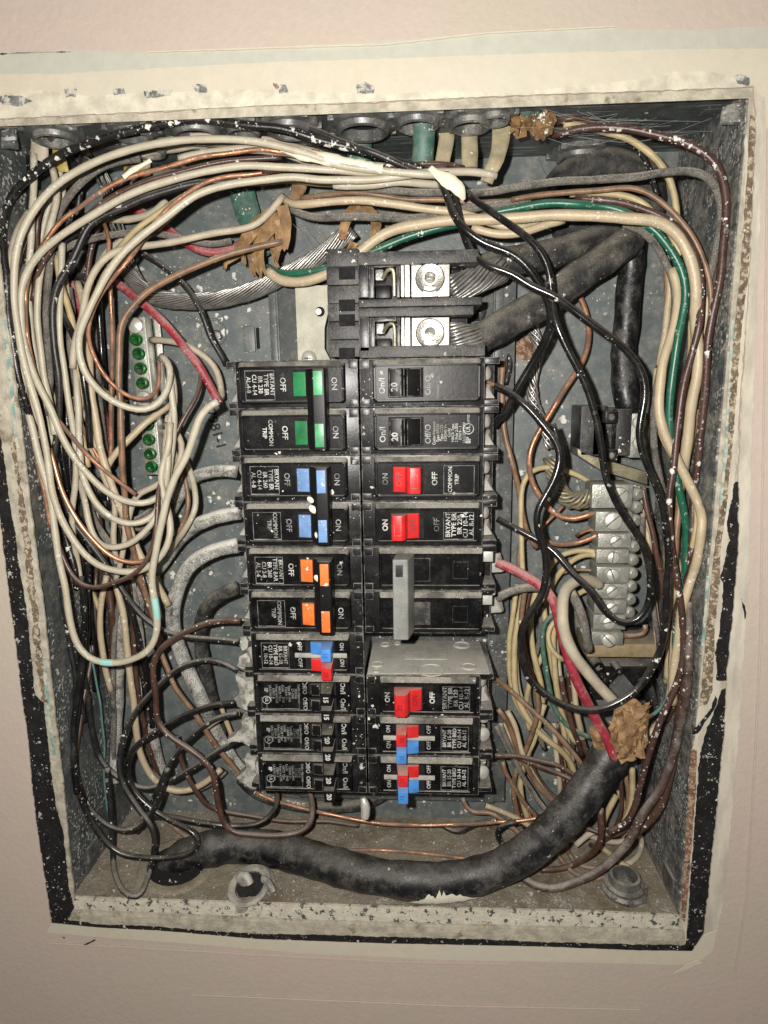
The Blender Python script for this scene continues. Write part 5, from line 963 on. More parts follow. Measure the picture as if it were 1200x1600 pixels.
wire('insulated_cable', 'cable_dusty', 4.4, '-74 -74 -74', "376,1216 400,1238 430,1250 470,1258 510,1262 550,1260 585,1250 612,1234", 'dusty cable printed THW OR TYPE running behind the lowest breakers', 'cable')
wire('insulated_cable', 'cable_black', 5.5, '-72 -70 -72', "128,430 134,500 140,560 142,620 150,700 156,780", 'thick black cable hidden behind the left bundle', 'cable')
def lb(mat, r, zs, pts, label, **k): wire('insulated_wire', mat, r, zs, pts, label, group=BT, **k)
lb('w_brown', 2.2, '-34 -36 -30 -26 -26 -62', "376,971 355,970 333,972 313,978 293,987 265,1002 247,1018 239,1043 243,1087 246,1127 262,1148 290,1166 320,1188 336,1217 340,1250 346,1280 362,1298 400,1306 450,1305 476,1297 488,1280 488,1260 484,1240 480,1222", 'brown wire from under the orange breaker making the long left-hand hook')
lb('w_tanbrown', 1.9, '-44 -40 -44', "246,1000 252,1020 261,1042 273,1073 300,1110 327,1150 353,1183 379,1215", 'coppery brown wire slanting down to the lowest left breaker')
lb('w_brown', 1.8, '-46 -44 -56 -70', "276,1150 282,1180 290,1205 308,1240 325,1260 350,1268 400,1277 450,1283 500,1284 560,1290", 'thin brown wire lying toward the floor behind the hook')
lb('w_black_mid', 2.0, '-34 -38 -34 -30', "374,1001 333,997 290,995 257,988 233,973 213,953 193,925 178,902 160,878 140,850 118,820 104,790 92,755", 'dusty black wire from the blue and red tandem up into the left bundle')
lb('w_black_mid', 2.0, '-34 -36 -26 -20 -26 -34', "372,1048 347,1034 320,1030 293,1037 267,1053 240,1080 213,1112 197,1143 187,1183 190,1220 207,1252 227,1278 240,1300 241,1340 232,1372 216,1402 197,1399 181,1375 176,1340 175,1300 172,1250 168,1200", 'black wire hanging lowest of the lower left loops', tip='s')
lb('w_black', 2.1, '-34 -34 -24 -16 -18 -24', "368,1097 333,1100 283,1120 243,1143 213,1165 199,1193 206,1230 233,1261 270,1284 300,1300 316,1317 300,1333 262,1341 225,1340 190,1334 160,1312 140,1280 125,1240 116,1180 115,1130 122,1080 130,1020 132,960 126,900", 'glossy black wire making the wide flat loop at the lower left')
lb('w_black_mid', 2.0, '-34 -38 -36 -40', "372,1115 340,1122 310,1140 288,1164 268,1188 254,1215 243,1245 228,1275 214,1300", 'dusty black wire crossing down from the second plain tandem')
lb('w_cream_dusty', 2.0, '-36 -42', "374,1114 355,1118 338,1126 322,1138", 'whitened end of a wire entering the second plain tandem')
lb('w_black_mid', 2.1, '-36 -42 -40 -46', "392,1146 362,1162 327,1183 300,1200 262,1223 235,1232 212,1229 180,1214 158,1188 145,1150 138,1100 132,1050", 'dusty black wire from the third plain tandem sweeping left')
lb('w_black_mid', 2.0, '-26 -22 -26', "96,900 103,960 110,1010 118,1060 117,1110 114,1160 118,1205 130,1245 148,1275 172,1292 200,1298 226,1286 244,1258 256,1222 262,1200", 'black wire of the outer lower left loop with a grey sheen')
lb('w_black', 2.1, '-34 -30 -44 -68', "228,1272 262,1276 300,1282 350,1291 395,1290 420,1278 433,1260 434,1240 430,1222", 'glossy black wire passing level above the thick cable')
lb('w_black', 2.2, '-38 -34 -34', "140,860 136,910 136,960 134,1010 128,1070 120,1130 114,1190 120,1240", 'black wire standing upright at the left edge of the lower loops')
lb('w_teal', 0.8, '-40 -50', "140,1010 150,1060 158,1110 162,1160 164,1220 168,1270", 'hair-thin teal line hanging at the lower left')
wire('insulated_wire', 'w_tan', 2.2, '-50 -46 -50', "166,900 158,940 156,978 160,1018 167,1055 174,1080", 'tan wire with a gentle bow at the left, behind the drooping cream loop', group=LB)
wire('insulated_wire', 'w_tan', 2.4, '-48 -44 -44 -50', "176,900 185,930 194,960 197,1000 201,1040 208,1085 212,1135 222,1185 242,1218 267,1235 300,1233 327,1218 346,1202", 'long tan wire ending in a J beside the lowest breakers', group=LB)
wire('insulated_wire', 'w_tan', 2.1, '-56 -54', "244,900 253,925 262,945 268,965", 'tan stub behind the turquoise-marked loop', group=LB)
wire('insulated_wire', 'w_yel', 1.8, '-60 -60', "345,1105 356,1132 366,1156", 'short yellowed wire between the dusty cables and the tandem breakers')
wire('insulated_wire', 'w_brown', 2.0, '-40 -38 -42', "208,885 220,915 232,948 240,975", 'short brown wire beside the turquoise mark', group=LB)
wire('insulated_wire', 'w_yel', 1.9, '-58 -56', "133,905 144,925 152,945 158,962", 'pale wire showing left of the tan bow', group=LB)
wire('bare_wire', 'w_copper', 1.5, '-62 -56 -52 -50 -52', "400,1238 425,1250 450,1257 500,1270 560,1280 600,1288 650,1290 700,1288 780,1285 850,1277 880,1262 900,1250", 'long bare copper wire beneath the breakers')
wire('bare_wire', 'w_copper', 1.4, '-60 -56 -50', "500,1322 525,1327 560,1328 600,1329 640,1331 680,1335 745,1345 790,1350", 'bare copper wire lying behind the thick black cable')
wire('insulated_wire', 'w_tanbrown', 1.9, '-60 -56 -50', "722,1246 726,1262 740,1272 765,1268 785,1282 815,1306", 'brown wire from beneath the right breakers down to the floor')
wire('insulated_wire', 'w_black_mid', 1.9, '-66 -56 -50', "690,1290 716,1302 735,1292 752,1284 775,1280", 'dark dusty wire end near the floor in the centre')
wire('insulated_wire', 'w_black_mid', 2.2, '-58 -50 -50', "792,1328 778,1312 776,1298 790,1286 808,1284", 'small dark curl touching the thick cable')
wire('insulated_wire', 'w_tanbrown', 1.8, '-60 -66', "265,1285 280,1300 295,1310", 'reddish wire end in the mouth of the floor hole')
# thick cables
wire('main_cable', 'cable_black', 11.5, '-40 -50 -52 -46 -38 -26 -16 -12 -14 -18 -26', "300,1340 340,1322 380,1318 430,1326 480,1340 530,1356 590,1370 650,1378 710,1377 770,1362 820,1336 862,1300 900,1258 934,1212 962,1166", 'very thick black cable sweeping along the bottom and up to the torn brown paper', 'cable', flat=.9, main=True)
wire('main_cable', 'cable_dusty', 8.2, '-40 -40 -50 -62', "742,424 780,412 830,402 880,392 930,378 975,362", 'upper thick dusty black cable leading to the top lug', 'cable', 'thick cables feeding the lugs')
wire('main_cable', 'cable_dusty', 8.8, '-34 -36 -44 -60', "748,530 775,516 820,490 870,458 920,422 965,392 990,372", 'lower thick dusty black cable leading to the second lug', 'cable', 'thick cables feeding the lugs')
wire('main_cable', 'cable_black', 7.2, '-60 -60 -60 -58', "990,348 988,400 982,460 977,520 972,570 976,610 984,645", 'thick vertical black cable dropping to the black lug block', 'cable')
wire('main_cable', 'cable_dusty', 9.0, '-74 -72 -70 -74', "868,296 890,270 930,256 975,258 1010,280 1022,310 1010,345", 'olive dusty cable hump behind the upper right wires', 'cable')
wire('main_cable', 'cable_dusty', 8.0, '-74 -72', "870,350 905,358 945,356 990,345", 'dark cable root hidden below the right bend', 'cable')
# ------------------------------------------------------------------ wires buried deep in the bundles, alike and half hidden
rf = random.Random(11)
seen_ = {}
def buried(src_words, n, mats, dz, label, zones, du=9, dv=8):
    pool = [q for q in list(Q) if any(w_ in q[5] for w_ in src_words)]
    for i in range(n):
        b_ = pool[i % len(pool)]; uv = [tuple(float(a) for a in t.split(',')) for t in b_[4].split()]
        if len(uv) > 14: a0 = rf.randint(3, 8); uv = uv[a0:a0 + 16]
        ou, ov = rf.uniform(-du, du), rf.uniform(-dv, dv); ph = rf.uniform(0, 6)
        uv = [(u + ou + 5 * math.sin(ph + k_ * .7), v + ov + 5 * math.cos(ph + k_ * .5)) for k_, (u, v) in enumerate(uv)]
        m_ = mats[i % len(mats)]; z0 = rf.uniform(*dz); w_ = {'w_cream_dusty': 'dusty cream', 'w_black_mid': 'sooty black', 'w_yel': 'yellowed cream', 'w_black': 'shiny black', 'w_cream': 'cream', 'w_brown': 'brown', 'w_black_dust': 'grey-dusted black', 'w_tanbrown': 'bronze', 'w_tan': 'tan'}[m_]; um, vm = uv[len(uv) // 2]; where = next(t for v_, t in zones if vm < v_)
        lab = w_ + ' wire ' + label + ', ' + where; mu = sum(t[0] for t in uv) / len(uv); cues = seen_.setdefault(lab, []); cues.append((mu, len(Q)))
        wire('insulated_wire', m_, rf.uniform(1.5, 2.1), '%f %f %f' % (z0, z0 + 5, z0 - 6), ' '.join('%.1f,%.1f' % t for t in uv), w_ + ' wire ' + label + ', ' + where, group=w_ + ' wires ' + label + ', ' + where)
buried(['outermost front arch', 'second cream arch', 'second U', 'open round loop', 'upright in the middle', 'straight from the far-left', 'behind the first arch'], 22, ['w_cream_dusty', 'w_black_mid', 'w_yel', 'w_black', 'w_cream', 'w_brown', 'w_black_dust'], (-62, -36), 'buried in the left bundle', ((330, 'in its upper bend'), (430, 'just above the green screws'), (560, 'beside the upper green screws'), (660, 'between the green-screw bars'), (760, 'beside the lower green screws'), (9999, 'under the nested loops')))
buried(['S-bend', 'bowed out nearest', 'straight cream wire behind', 'from the second tandem', 'dusty dark wire between', 'upright brown wire', 'falling behind the thick cable', 'thin dusty brown'], 16, ['w_yel', 'w_brown', 'w_cream_dusty', 'w_tanbrown', 'w_black_dust', 'w_tan'], (-68, -46), 'lost in the lower right tangle', ((1030, 'beside the green wire'), (1110, 'beside the single red breaker'), (1180, 'level with the upper right tandem'), (1250, 'beside the lowest tandem'), (9999, 'behind the thick cable')), 14, 8)
buried(['double-bent one', 'long brown wire in front', 'double bend in front', 'behind the neutral bar, right side'], 7, ['w_tan', 'w_brown', 'w_yel', 'w_black_dust'], (-56, -36), 'half hidden in the right bundle', ((560, 'beside the vertical black cable'), (740, 'beside the black lug block'), (900, 'beside the upper neutral screws'), (9999, 'beside the lower neutral screws')), 7, 6)
buried(['upright dusty cable', 'standing upright at the left edge', 'long tan wire ending in a J', 'slanting down to the lowest left'], 7, ['w_black', 'w_brown', 'w_black_dust'], (-66, -50), 'half hidden at the lower left', ((1000, 'under the turquoise-marked loop'), (1080, 'beside the tan bow'), (1140, 'beside the dusty cables'), (9999, 'behind the black loops')), 14, 8)
for lab, cu in seen_.items():
    if len(cu) > 1:
        cu.sort(); nm = ['left ', 'right '] if len(cu) == 2 else ['left ', 'middle ', 'right '] if len(cu) == 3 else [''] * len(cu)
        for w_, (mu, i) in zip(nm, cu):
            q = list(Q[i]); q[5] = w_ + q[5]; Q[i] = tuple(q)
# ------------------------------------------------------------------ lay the wires, pushing apart those that touch
paths = []
for (name, mat, r, zs, pts, label, cat, group, k) in Q:
    if r < 2.5: r = r * .89; Q[len(paths)] = (name, mat, r, zs, pts, label, cat, group, k)
    sp = spline(px(pts, zs), 3.2 if r < 5 else 5)
    paths.append(sp)
CV = Vector((CX * 1000, CY * 1000, CZ * 1000))
NP = sum(len(p) for p in paths); own = []; 
for i, p in enumerate(paths): own += [(i, j) for j in range(len(p))]
prio = {}
for i, p in enumerate(paths):
    for j, q in enumerate(p): prio[(i, j)] = q.z
for it in range(9):
    kd = kdtree.KDTree(NP)
    for n_, (i, j) in enumerate(own): kd.insert(paths[i][j], n_)
    kd.balance()
    push = [[0.0] * len(p) for p in paths]
    for n_, (i, j) in enumerate(own):
        a = paths[i][j]; ra = Q[i][2]
        for (co, m_, d) in kd.find_range(a, ra + (4.6 if ra < 5 else 5.0)):
            i2, j2 = own[m_]
            if i2 == i: continue
            rb = Q[i2][2]
            if rb > ra and rb > 5: pass
            need = (ra + rb) * 1.0 - d
            if need <= 0: continue
            hor = Vector((co.x - a.x, co.y - a.y)).length; full = (ra + rb) * 1.0
            dz = math.sqrt(max(0, full * full - hor * hor)) - abs(a.z - co.z)
            if dz <= 0: continue
            front = prio[(i, j)] > prio[(i2, j2)] if abs(prio[(i, j)] - prio[(i2, j2)]) > .01 else i > i2
            share = (0.0 if ra > 5 else 1.0) if (ra > 5) != (rb > 5) else .5
            v = min(dz * share, 2.2) * (1 if front else -1)
            if abs(v) > abs(push[i][j]): push[i][j] = v
    for i, p in enumerate(paths):
        if not any(push[i]): continue
        n = len(p); s_ = push[i]
        for _ in range(3): s_ = [(s_[max(0, j - 1)] + 2 * s_[j] + s_[min(n - 1, j + 1)]) / 4 for j in range(n)]
        for j in range(n):
            if s_[j]:
                d = (p[j] - CV); f = -s_[j] / abs(d.z); p[j] = p[j] + d * f
for i, p in enumerate(paths):
    r = Q[i][2]
    for _ in range(4):
        p[1:-1] = [Vector((p[j].x, p[j].y, p[j].z)) * .6 + (p[j - 1] + p[j + 1]) * .2 for j in range(1, len(p) - 1)]
    for q in p:                               # keep inside the steel: slide towards the opening along the sight line
        d = CV - q; t = 0.0
        if q.z < -D1 + r + .3: t = max(t, (-D1 + r + .3 - q.z) / d.z)
        for ax, lim in ((0, X1 - r - .3), (1, Y1 - r - .2)):
            if abs(q[ax]) > lim and d[ax]:
                s_ = math.copysign(lim, q[ax]); t = max(t, (s_ - q[ax]) / d[ax])
        if 0 < t < .35:
            q += d * t
        q.z = min(5.0, q.z)
for i, q_ in enumerate(Q):                    # the big cable comes up out of the floor hole
    if 'very thick' in q_[5]:
        way = [HC + Vector((-8, -14, -4)), HC + Vector((-1, 3, -3))] + [paths[i][j] for j in range(len(paths[i])) if paths[i][j].x > HC.x + 26]
        paths[i] = spline([way[0], way[1], way[2]] + way[6::4] + [way[-1]], 5)
        for _ in range(6): paths[i][1:-1] = [paths[i][j] * .5 + (paths[i][j - 1] + paths[i][j + 1]) * .25 for j in range(1, len(paths[i]) - 1)]
PATH = {}
for i, (name, mat, r, zs, pts, label, cat, group, k) in enumerate(Q):
    p = paths[i]
    if not k.get('main') and len(p) > 6:       # little kinks of hand-bent wire
        p = [q + Vector((noise.noise(q * .045 + Vector((i, 0, 0))), noise.noise(q * .045 + Vector((0, i, 9))), 0)) * 1.0 for q in p]
    m_ = MB(); m_.tube(p, r, 16 if r > 5 else 12 if r > 2.8 else 10, flat=k.get('flat', 1.0), jag=.085 if r < 5 else .10)
    kids = k.get('tip') or k.get('mark') or k.get('main')
    o = m_.build(name, mat, base=tuple(p[len(p) // 2]), smooth=True)
    tag(o, label, cat, group); PATH[label] = (o, p, r)
    if group == 'wires running into the left side of the neutral bar' and name == 'insulated_wire': k = dict(k, tip='e')
    if k.get('tip'):
        a, b = (p[0], p[1]) if k['tip'] == 's' else (p[-1], p[-2]); d = (a - b).normalized()
        t_ = MB(); t_.tube([a - d * .5, a + d * 2.5, a + d * 5], r * .5, 8); t_.build('bare_end', 'w_copper_bright', o)
    if k.get('mark'):
        for (u, v) in ((244, 953), (172, 1036)):
            c = min(range(len(p)), key=lambda j: ((p[j] - PP(u, v, p[j].z)).length)); seg = p[max(0, c - (2 if u == 244 else 1)):c + (3 if u == 244 else 2)]
            t_ = MB(); t_.tube(seg, r * 1.04, 10); t_.build('turquoise_mark', 'turquoise', o)
    if k.get('main') and 'very thick' in label:
        a = p[-1]; d = (p[-1] - p[-3]).normalized()
        t_ = MB(); t_.tube([a - d * 3, a + d * .3], r * .99, 16, flat=.9); t_.build('cut_collar', 'cable_black', o)
# white paint dragged along the underside of the thick cable
_o, _p, _r = next(v for k_, v in PATH.items() if k_.startswith('very thick'))
j0 = min(range(len(_p)), key=lambda j: (_p[j] - PP(640, 1380, _p[j].z)).length); j1 = min(range(len(_p)), key=lambda j: (_p[j] - PP(745, 1375, _p[j].z)).length)
m_ = MB(); seg = spline(_p[j0:j1 + 1], 1.2); rows_ = []
for j, q in enumerate(seg):
    T_ = (seg[min(j + 1, len(seg) - 1)] - seg[max(j - 1, 0)]).normalized(); S_ = T_.cross(Vector((0, 0, 1))).normalized()
    if S_.y > 0: S_ = -S_
    N2 = Vector((0, 0, 1)); f = math.sin(math.pi * j / (len(seg) - 1)); w0 = .27; hi_ = w0 - f * (.34 + .22 * noise.noise(Vector((j * .35, 0, 0))) + .18 * noise.noise(Vector((j * 1.1, 5, 0))))
    row = []
    for a_ in range(7):
        an = hi_ + (w0 + .05 * noise.noise(Vector((j * .4, 9, 0))) - hi_) * a_ / 6
        row.append(q + (S_ * math.sin(an * math.pi / 2 * 1.15) + N2 * math.cos(an * math.pi / 2 * 1.15) * .98) * (_r * 1.085))
    rows_.append(row)
m_.add([q for r_ in rows_ for q in r_], [(i * 7 + k_, i * 7 + k_ + 1, (i + 1) * 7 + k_ + 1, (i + 1) * 7 + k_) for i in range(len(rows_) - 1) for k_ in range(6)])
m_.build('paint_smear', 'paint_blob', _o)
# bare stranded ends
def strands(label, pts, zs, R, n, mat, sr, turns=3.0, name='stranded_cable', cat='cable', spread=None, flat=1.0):
    sp = spline(px(pts, zs), 3.0); k = len(sp); m_ = MB()
    T = [(sp[min(i + 1, k - 1)] - sp[max(i - 1, 0)]).normalized() for i in range(k)]
    side = T[0].cross(Vector((0, 0, 1))).normalized(); SD = []
    for i in range(k): side = (side - T[i] * side.dot(T[i])).normalized(); SD.append((side.copy(), side.cross(T[i])))
    for s_ in range(n):
        lay = 1.0 if s_ < n * .75 else .45; a0 = 2 * math.pi * s_ / (n * .75) ; q = []
        for i in range(k):
            t = i / (k - 1); a = a0 + turns * 2 * math.pi * t; rr = R * lay * (spread(t) if spread else 1) * (1 + .12 * noise.noise(Vector((s_ * 3.1, i * .3, 0))))
            q.append(sp[i] + SD[i][0] * rr * math.cos(a) + SD[i][1] * rr * math.sin(a) * flat)
        m_.tube(q, sr, 6)
    o = m_.build(name, mat, base=tuple(sp[k // 2]), smooth=True); tag(o, label, cat); return o
strands('silvery stranded aluminium wire across the left centre, ending in the brown paper', "200,425 222,452 250,466 300,471 350,466 400,452 440,432 480,412 520,385 550,358", '-62 -58 -54 -52 -50', 4.4, 26, 'aluminium', .62, 1.6)
strands('frayed bare strands splayed out of the top lug', "700,452 720,447 740,440 765,428 785,420", '-24 -28 -36', 6.6, 26, 'aluminium', .85, .35, flat=.8)
strands('frayed bare strands splayed out of the second lug', "700,524 716,524 735,528 752,530", '-24 -26 -32', 6.2, 24, 'aluminium', .85, .25, flat=.8)
strands('grey braided bare wire hanging between lug block and neutral bar', "835,470 832,510 842,545 832,590 834,630 850,665 862,700", '-72 -66 -62', 2.9, 9, 'aluminium', .85, 2.5, flat=.7)
strands('olive braided bare wire hooking up to the top neutral terminal', "862,715 867,742 876,768 893,782 915,781 932,770 942,762", '-62 -56 -50', 4.6, 12, 'old_strand', 1.1, 1.6)
strands('splayed silvery strands behind the left bundle below the arches', "130,248 150,262 164,285 176,330 200,410 222,450", '-58 -64 -62', 3.4, 9, 'fitting', .6, .6)
# frayed paper and sheath pieces
def ribbon(m_, pts, w0, w1, th, n=7, wob=1.0, seed=0):
    k = len(pts); T = [(pts[min(i + 1, k - 1)] - pts[max(i - 1, 0)]).normalized() for i in range(k)]; A = []
    for i in range(k):
        t = i / (k - 1); w_ = w0 + (w1 - w0) * t; s_ = T[i].cross(Vector((0, 0, 1))).normalized(); row = []
        for j in range(n):
            f = j / (n - 1) - .5; q = pts[i] + s_ * w_ * f * 2
            q = q + Vector((0, 0, 1)) * (noise.noise(Vector((q.x * .18, q.y * .18, seed))) * 2.4 * wob + abs(f) * -1.5)
            if i == k - 1: q = q + T[i] * noise.noise(Vector((j * 1.7, seed, 2))) * 4 * wob
            row.append(q)
        A.append(row)
    vs_ = [q for r_ in A for q in r_] + [q - Vector((0, 0, th)) for r_ in A for q in r_]; N_ = k * n; fs = []
    for i in range(k - 1):
        for j in range(n - 1):
            a = i * n + j; fs.append((a, a + 1, a + n + 1, a + n)); fs.append((a + N_, a + n + N_, a + n + 1 + N_, a + 1 + N_))
    for j in range(n - 1): fs.append((j, j + N_, j + 1 + N_, j + 1)); b = (k - 1) * n + j; fs.append((b, b + 1, b + 1 + N_, b + N_))
    for i in range(k - 1): a = i * n; fs.append((a, a + n, a + n + N_, a + N_)); a += n - 1; fs.append((a, a + N_, a + n + N_, a + n))
    m_.add(vs_, fs)
def paper(label, u, v, z, mat, strips, seed):
    c = PP(u, v, z); root = empty('torn_paper', tuple(c), label, 'paper filler', 'torn brown paper fillers at the cable ends')
    for i, (pts, zs, w0, w1, m2) in enumerate(strips):
        m_ = MB(); ribbon(m_, spline(px(pts, zs), 2.2), w0, w1, .5, seed=seed + i * 5.3, wob=1.0); m_.build('paper_strip', m2 or mat, root, smooth=50)
paper('torn brown paper strips fanning below the level beige wire', 425, 370, -44, 'kraft', [
    ("430,330 422,352 408,375 404,400 410,430", '-40 -36 -40', 4.5, 2.0, None), ("425,335 400,352 385,372 372,395", '-44 -40', 4.5, 3.2, None), ("432,345 436,362 434,385 430,405", '-38 -34', 3.0, 1.2, None),
    ("440,320 446,345 446,368 442,388", '-34 -32', 3.4, 2.4, 'kraft_dusty'), ("415,350 424,380 430,408 434,418", '-42 -38', 2.5, 1.0, None), ("420,345 405,365 398,400 402,428", '-48 -44', 3, 1.4, None)], 1)
paper('small torn brown paper strips beside the red wire end', 385, 400, -56, 'kraft_dusty', [
    ("392,352 384,375 392,400 396,428", '-56 -50', 2.6, 2.0, None), ("388,380 372,398 352,412 350,420", '-54', 2.2, 1.2, 'kraft'), ("378,392 380,404 382,416", '-52', 2.0, 1.0, 'kraft')], 11)
paper('forked brown paper above the stranded aluminium wire', 560, 350, -48, 'kraft', [
    ("562,322 546,334 538,352 534,374", '-44 -40', 3.6, 2.0, None), ("565,324 582,336 588,352 580,378", '-44 -40', 3.8, 1.8, None), ("550,336 565,334 580,338", '-42', 2.4, 2.4, 'kraft_dusty'), ("556,330 556,322 554,310", '-46', 3, 3, None), ("552,378 550,384 545,390", '-42', 3.0, 1.4, None)], 23)
def clump(root, name, u, v, z, rx, ry, rz, mat, seed, amp=.28):
    c = PP(u, v, z); bm = bmesh.new(); bmesh.ops.create_icosphere(bm, subdivisions=4, radius=1); m_ = MB()
    for q in bm.verts:
        p = q.co.copy(); d = 1 + amp * (abs(noise.noise(p * 2.3 + Vector((seed, 0, 0)))) * 1.8 - .35) + amp * .5 * noise.noise(p * 6 + Vector((seed, 3, 0)))
        cell = noise.cell(p * 2.5 + Vector((seed, 0, 0))); d += amp * .35 * (cell - .5); m_.v.append(Vector((c.x + p.x * rx * d, c.y + p.y * ry * d, c.z + p.z * rz * d)))
    bm.verts.index_update(); m_.f = [tuple(q.index for q in f.verts) for f in bm.faces]; bm.free(); return m_.build(name, mat, root, smooth=28)
root = empty('paper_clump', tuple(PP(832, 192, -22)), 'brown paper clump flecked with white paint at the top, right of the tan sheaths', 'paper filler')
clump(root, 'crumple', 814, 188, -24, 5, 7, 4, 'kraft_spk', 3); clump(root, 'crumple', 846, 198, -20, 6, 5, 4, 'kraft_spk', 8)
rk = random.Random(9)
for i in range(16):
    u0, v0 = rk.uniform(804, 862), rk.uniform(176, 208); an = rk.uniform(-3.1, 3.1); l_ = rk.uniform(10, 22); z0 = rk.uniform(-20, -13)
    q_ = [PP(u0 + math.cos(an) * l_ * f, v0 + math.sin(an) * l_ * f, z0 + rk.uniform(-2, 2)) for f in (-.5, 0, .5)]
    m_ = MB(); ribbon(m_, spline(q_, 2), rk.uniform(1.4, 2.6), rk.uniform(1.0, 2.4), .35, n=5, seed=190 + i * 3.3, wob=1.1); m_.build('paper_strip', 'kraft_spk', root, smooth=30)
m_ = MB(); ribbon(m_, spline(px("812,158 822,170 838,182", '-20 -16'), 2), 3.5, 3.0, .5, seed=4); m_.build('paper_strip', 'sheath_green', root, smooth=50)
root = empty('torn_paper', tuple(PP(985, 1150, -12)), 'big crumpled tan-brown paper stuffed in the open end of the thick black cable', 'paper filler')
for i, (pts, zs, w0, w1, m2) in enumerate([("975,1178 978,1150 982,1122 1000,1100", '-14 -8 -8', 7, 5.5, 'kraft'), ("1000,1172 1002,1150 1004,1122 1006,1100", '-16 -12 -14', 4.5, 3.4, 'kraft'), ("962,1172 966,1150 968,1130 972,1112", '-14 -10 -12', 4.5, 4.0, 'kraft'),
    ("940,1168 936,1156 930,1144 928,1136", '-16 -14', 4, 3.2, 'kraft'), ("985,1165 990,1140 996,1118 1010,1106", '-8 -5', 3.2, 2.2, 'kraft'), ("972,1160 985,1140 1000,1130", '-6 -4', 3.5, 3, 'kraft'), ("968,1120 976,1104 988,1098 1000,1104", '-10 -8', 3, 2, 'kraft_dusty')]):
    m_ = MB(); ribbon(m_, spline(px(pts, zs), 2.0), w0, w1, .5, seed=40 + i * 4.1, wob=1.5); m_.build('paper_strip', m2, root, smooth=45)
clump(root, 'crumple', 988, 1148, -18, 6, 8, 4, 'kraft', 5, .4); clump(root, 'crumple', 945, 1162, -20, 4.5, 4.5, 3, 'kraft', 9, .4)
rk = random.Random(4)
for i in range(20):
    u0, v0 = rk.uniform(962, 1004), rk.uniform(1118, 1180); an = rk.uniform(-2.4, -.6); l_ = rk.uniform(14, 30); z0 = rk.uniform(-14, -6)
    q_ = [PP(u0 + math.cos(an) * l_ * f + rk.uniform(-2, 2), v0 + math.sin(an) * l_ * f + rk.uniform(-2, 2), z0 + rk.uniform(-3, 3)) for f in (-.5, 0, .5)]
    m_ = MB(); ribbon(m_, spline(q_, 2), rk.uniform(1.6, 3.4), rk.uniform(1.2, 3.0), .35, n=5, seed=90 + i * 3.3, wob=1.3); m_.build('paper_strip', 'kraft', root, smooth=30)
for (pg, z, l_) in (("376,996 384,994 388,1002 386,1014 379,1017 374,1008", -18, 'round white-crusted clamp, upper left terminal of the blue and red tandem'), ("374,1026 384,1021 390,1028 391,1044 380,1046 370,1040", -18, 'white-crusted clamp, lower left terminal of the blue and red tandem'),
        ("368,1056 376,1058 384,1066 396,1064 396,1112 386,1110 372,1104 366,1092 374,1082", -20, 'white-crusted clamp plate on the left end of the upper plain black tandem'),
        ("378,1120 396,1122 398,1168 388,1166 378,1160 364,1158 356,1162 356,1156 370,1146 378,1136", -20, 'white-crusted clamp plate on the left end of the middle plain black tandem'),
        ("382,1186 398,1190 400,1233 390,1231 378,1222 370,1216 380,1206 386,1200", -20, 'white-crusted clamp plate on the left end of the lowest plain black tandem')):
    o = slab('terminal_clamp', pg, z, 7, 'term_white', 0.45, 1.2, seed=z + len(pg)); tag(o, l_, 'terminal clamp', 'white-crusted terminal clamps at lower left')
# cable sheaths coming down from the bushings
def sheath(label, pts, zs, w, mat, flat=.5, w1=None, n=14, jag=.08):
    sp = spline(px(pts, zs), 3); m_ = MB(); m_.tube(sp, w, n, flat=flat, jag=jag, taper=(lambda t: 1 + ((w1 or w) / w - 1) * t)); o = m_.build('cable_sheath', mat, base=tuple(sp[0]), smooth=50)
    tag(o, label, 'cable sheath', 'cable sheaths below the bushings'); return o
sheath('cream flat cable sheath at the far left', "63,196 62,215 62,236 60,248", '-24 -26 -28', 4.8, 'sheath_cream', .5)
sheath('yellow torn sheath strip beside the cream sheath', "90,200 91,220 93,245 98,268", '-34 -34 -38', 3.6, 'sheath_yellow', .35)
sheath('short tan sheath strip behind the upper left wires', "196,258 210,262 226,268", '-60 -58', 3.4, 'sheath_yellow', .3)
sheath('tan sheath strip hanging behind the upper left wires', "230,210 229,235 228,262 228,280", '-58 -58', 2.6, 'sheath_tan', .35)
sheath('green cable sheath under the third bushing', "312,190 312,215 311,240 312,262", '-50 -54 -58', 6.2, 'sheath_green', .6)
sheath('dusty green sheath widening behind the upper wires at centre left', "372,270 378,300 386,330 400,368 410,400", '-70 -68 -62', 8.2, 'sheath_green', .35, w1=6)
sheath('shredded bright green sheath at the top', "448,168 445,182 440,198 436,215", '-34 -40 -44', 4.6, 'w_green_dusty', .3, jag=.4)
sheath('green cable sheath hanging from the largest bushing', "562,188 563,210 562,240 560,275 558,300", '-44 -48 -52', 6.6, 'sheath_green', .7)
sheath('straight green cable sheath splashed with white paint', "663,158 662,180 662,210 661,240 660,262", '-24 -26 -30', 5.6, 'sheath_green', .7)
sheath('tan sheath strip, leftmost of the three tan ones', "697,196 698,215 694,238 690,258", '-42 -42', 4.0, 'sheath_tan', .3)
sheath('tan sheath strip with flared foot, middle of the three tan ones', "734,186 733,205 734,230 734,262", '-34 -32 -30', 4.6, 'sheath_tan', .3, w1=4.0)
sheath('twisted tan sheath strip, rightmost of the three tan ones', "784,198 782,222 776,248 766,268 760,285", '-28 -24 -24', 5.0, 'sheath_tan', .25, w1=3.2)
sheath('grey felt-like sheath stub behind the level tan wire', "470,280 466,296 458,310 446,318", '-52 -50 -46', 4.2, 'kraft_dusty', .4, jag=.4)
sheath('dark torn conduit end at the back upper right', "950,300 985,295 1010,310 1012,330", '-76 -74', 6, 'cable_dusty', .5, jag=.3)
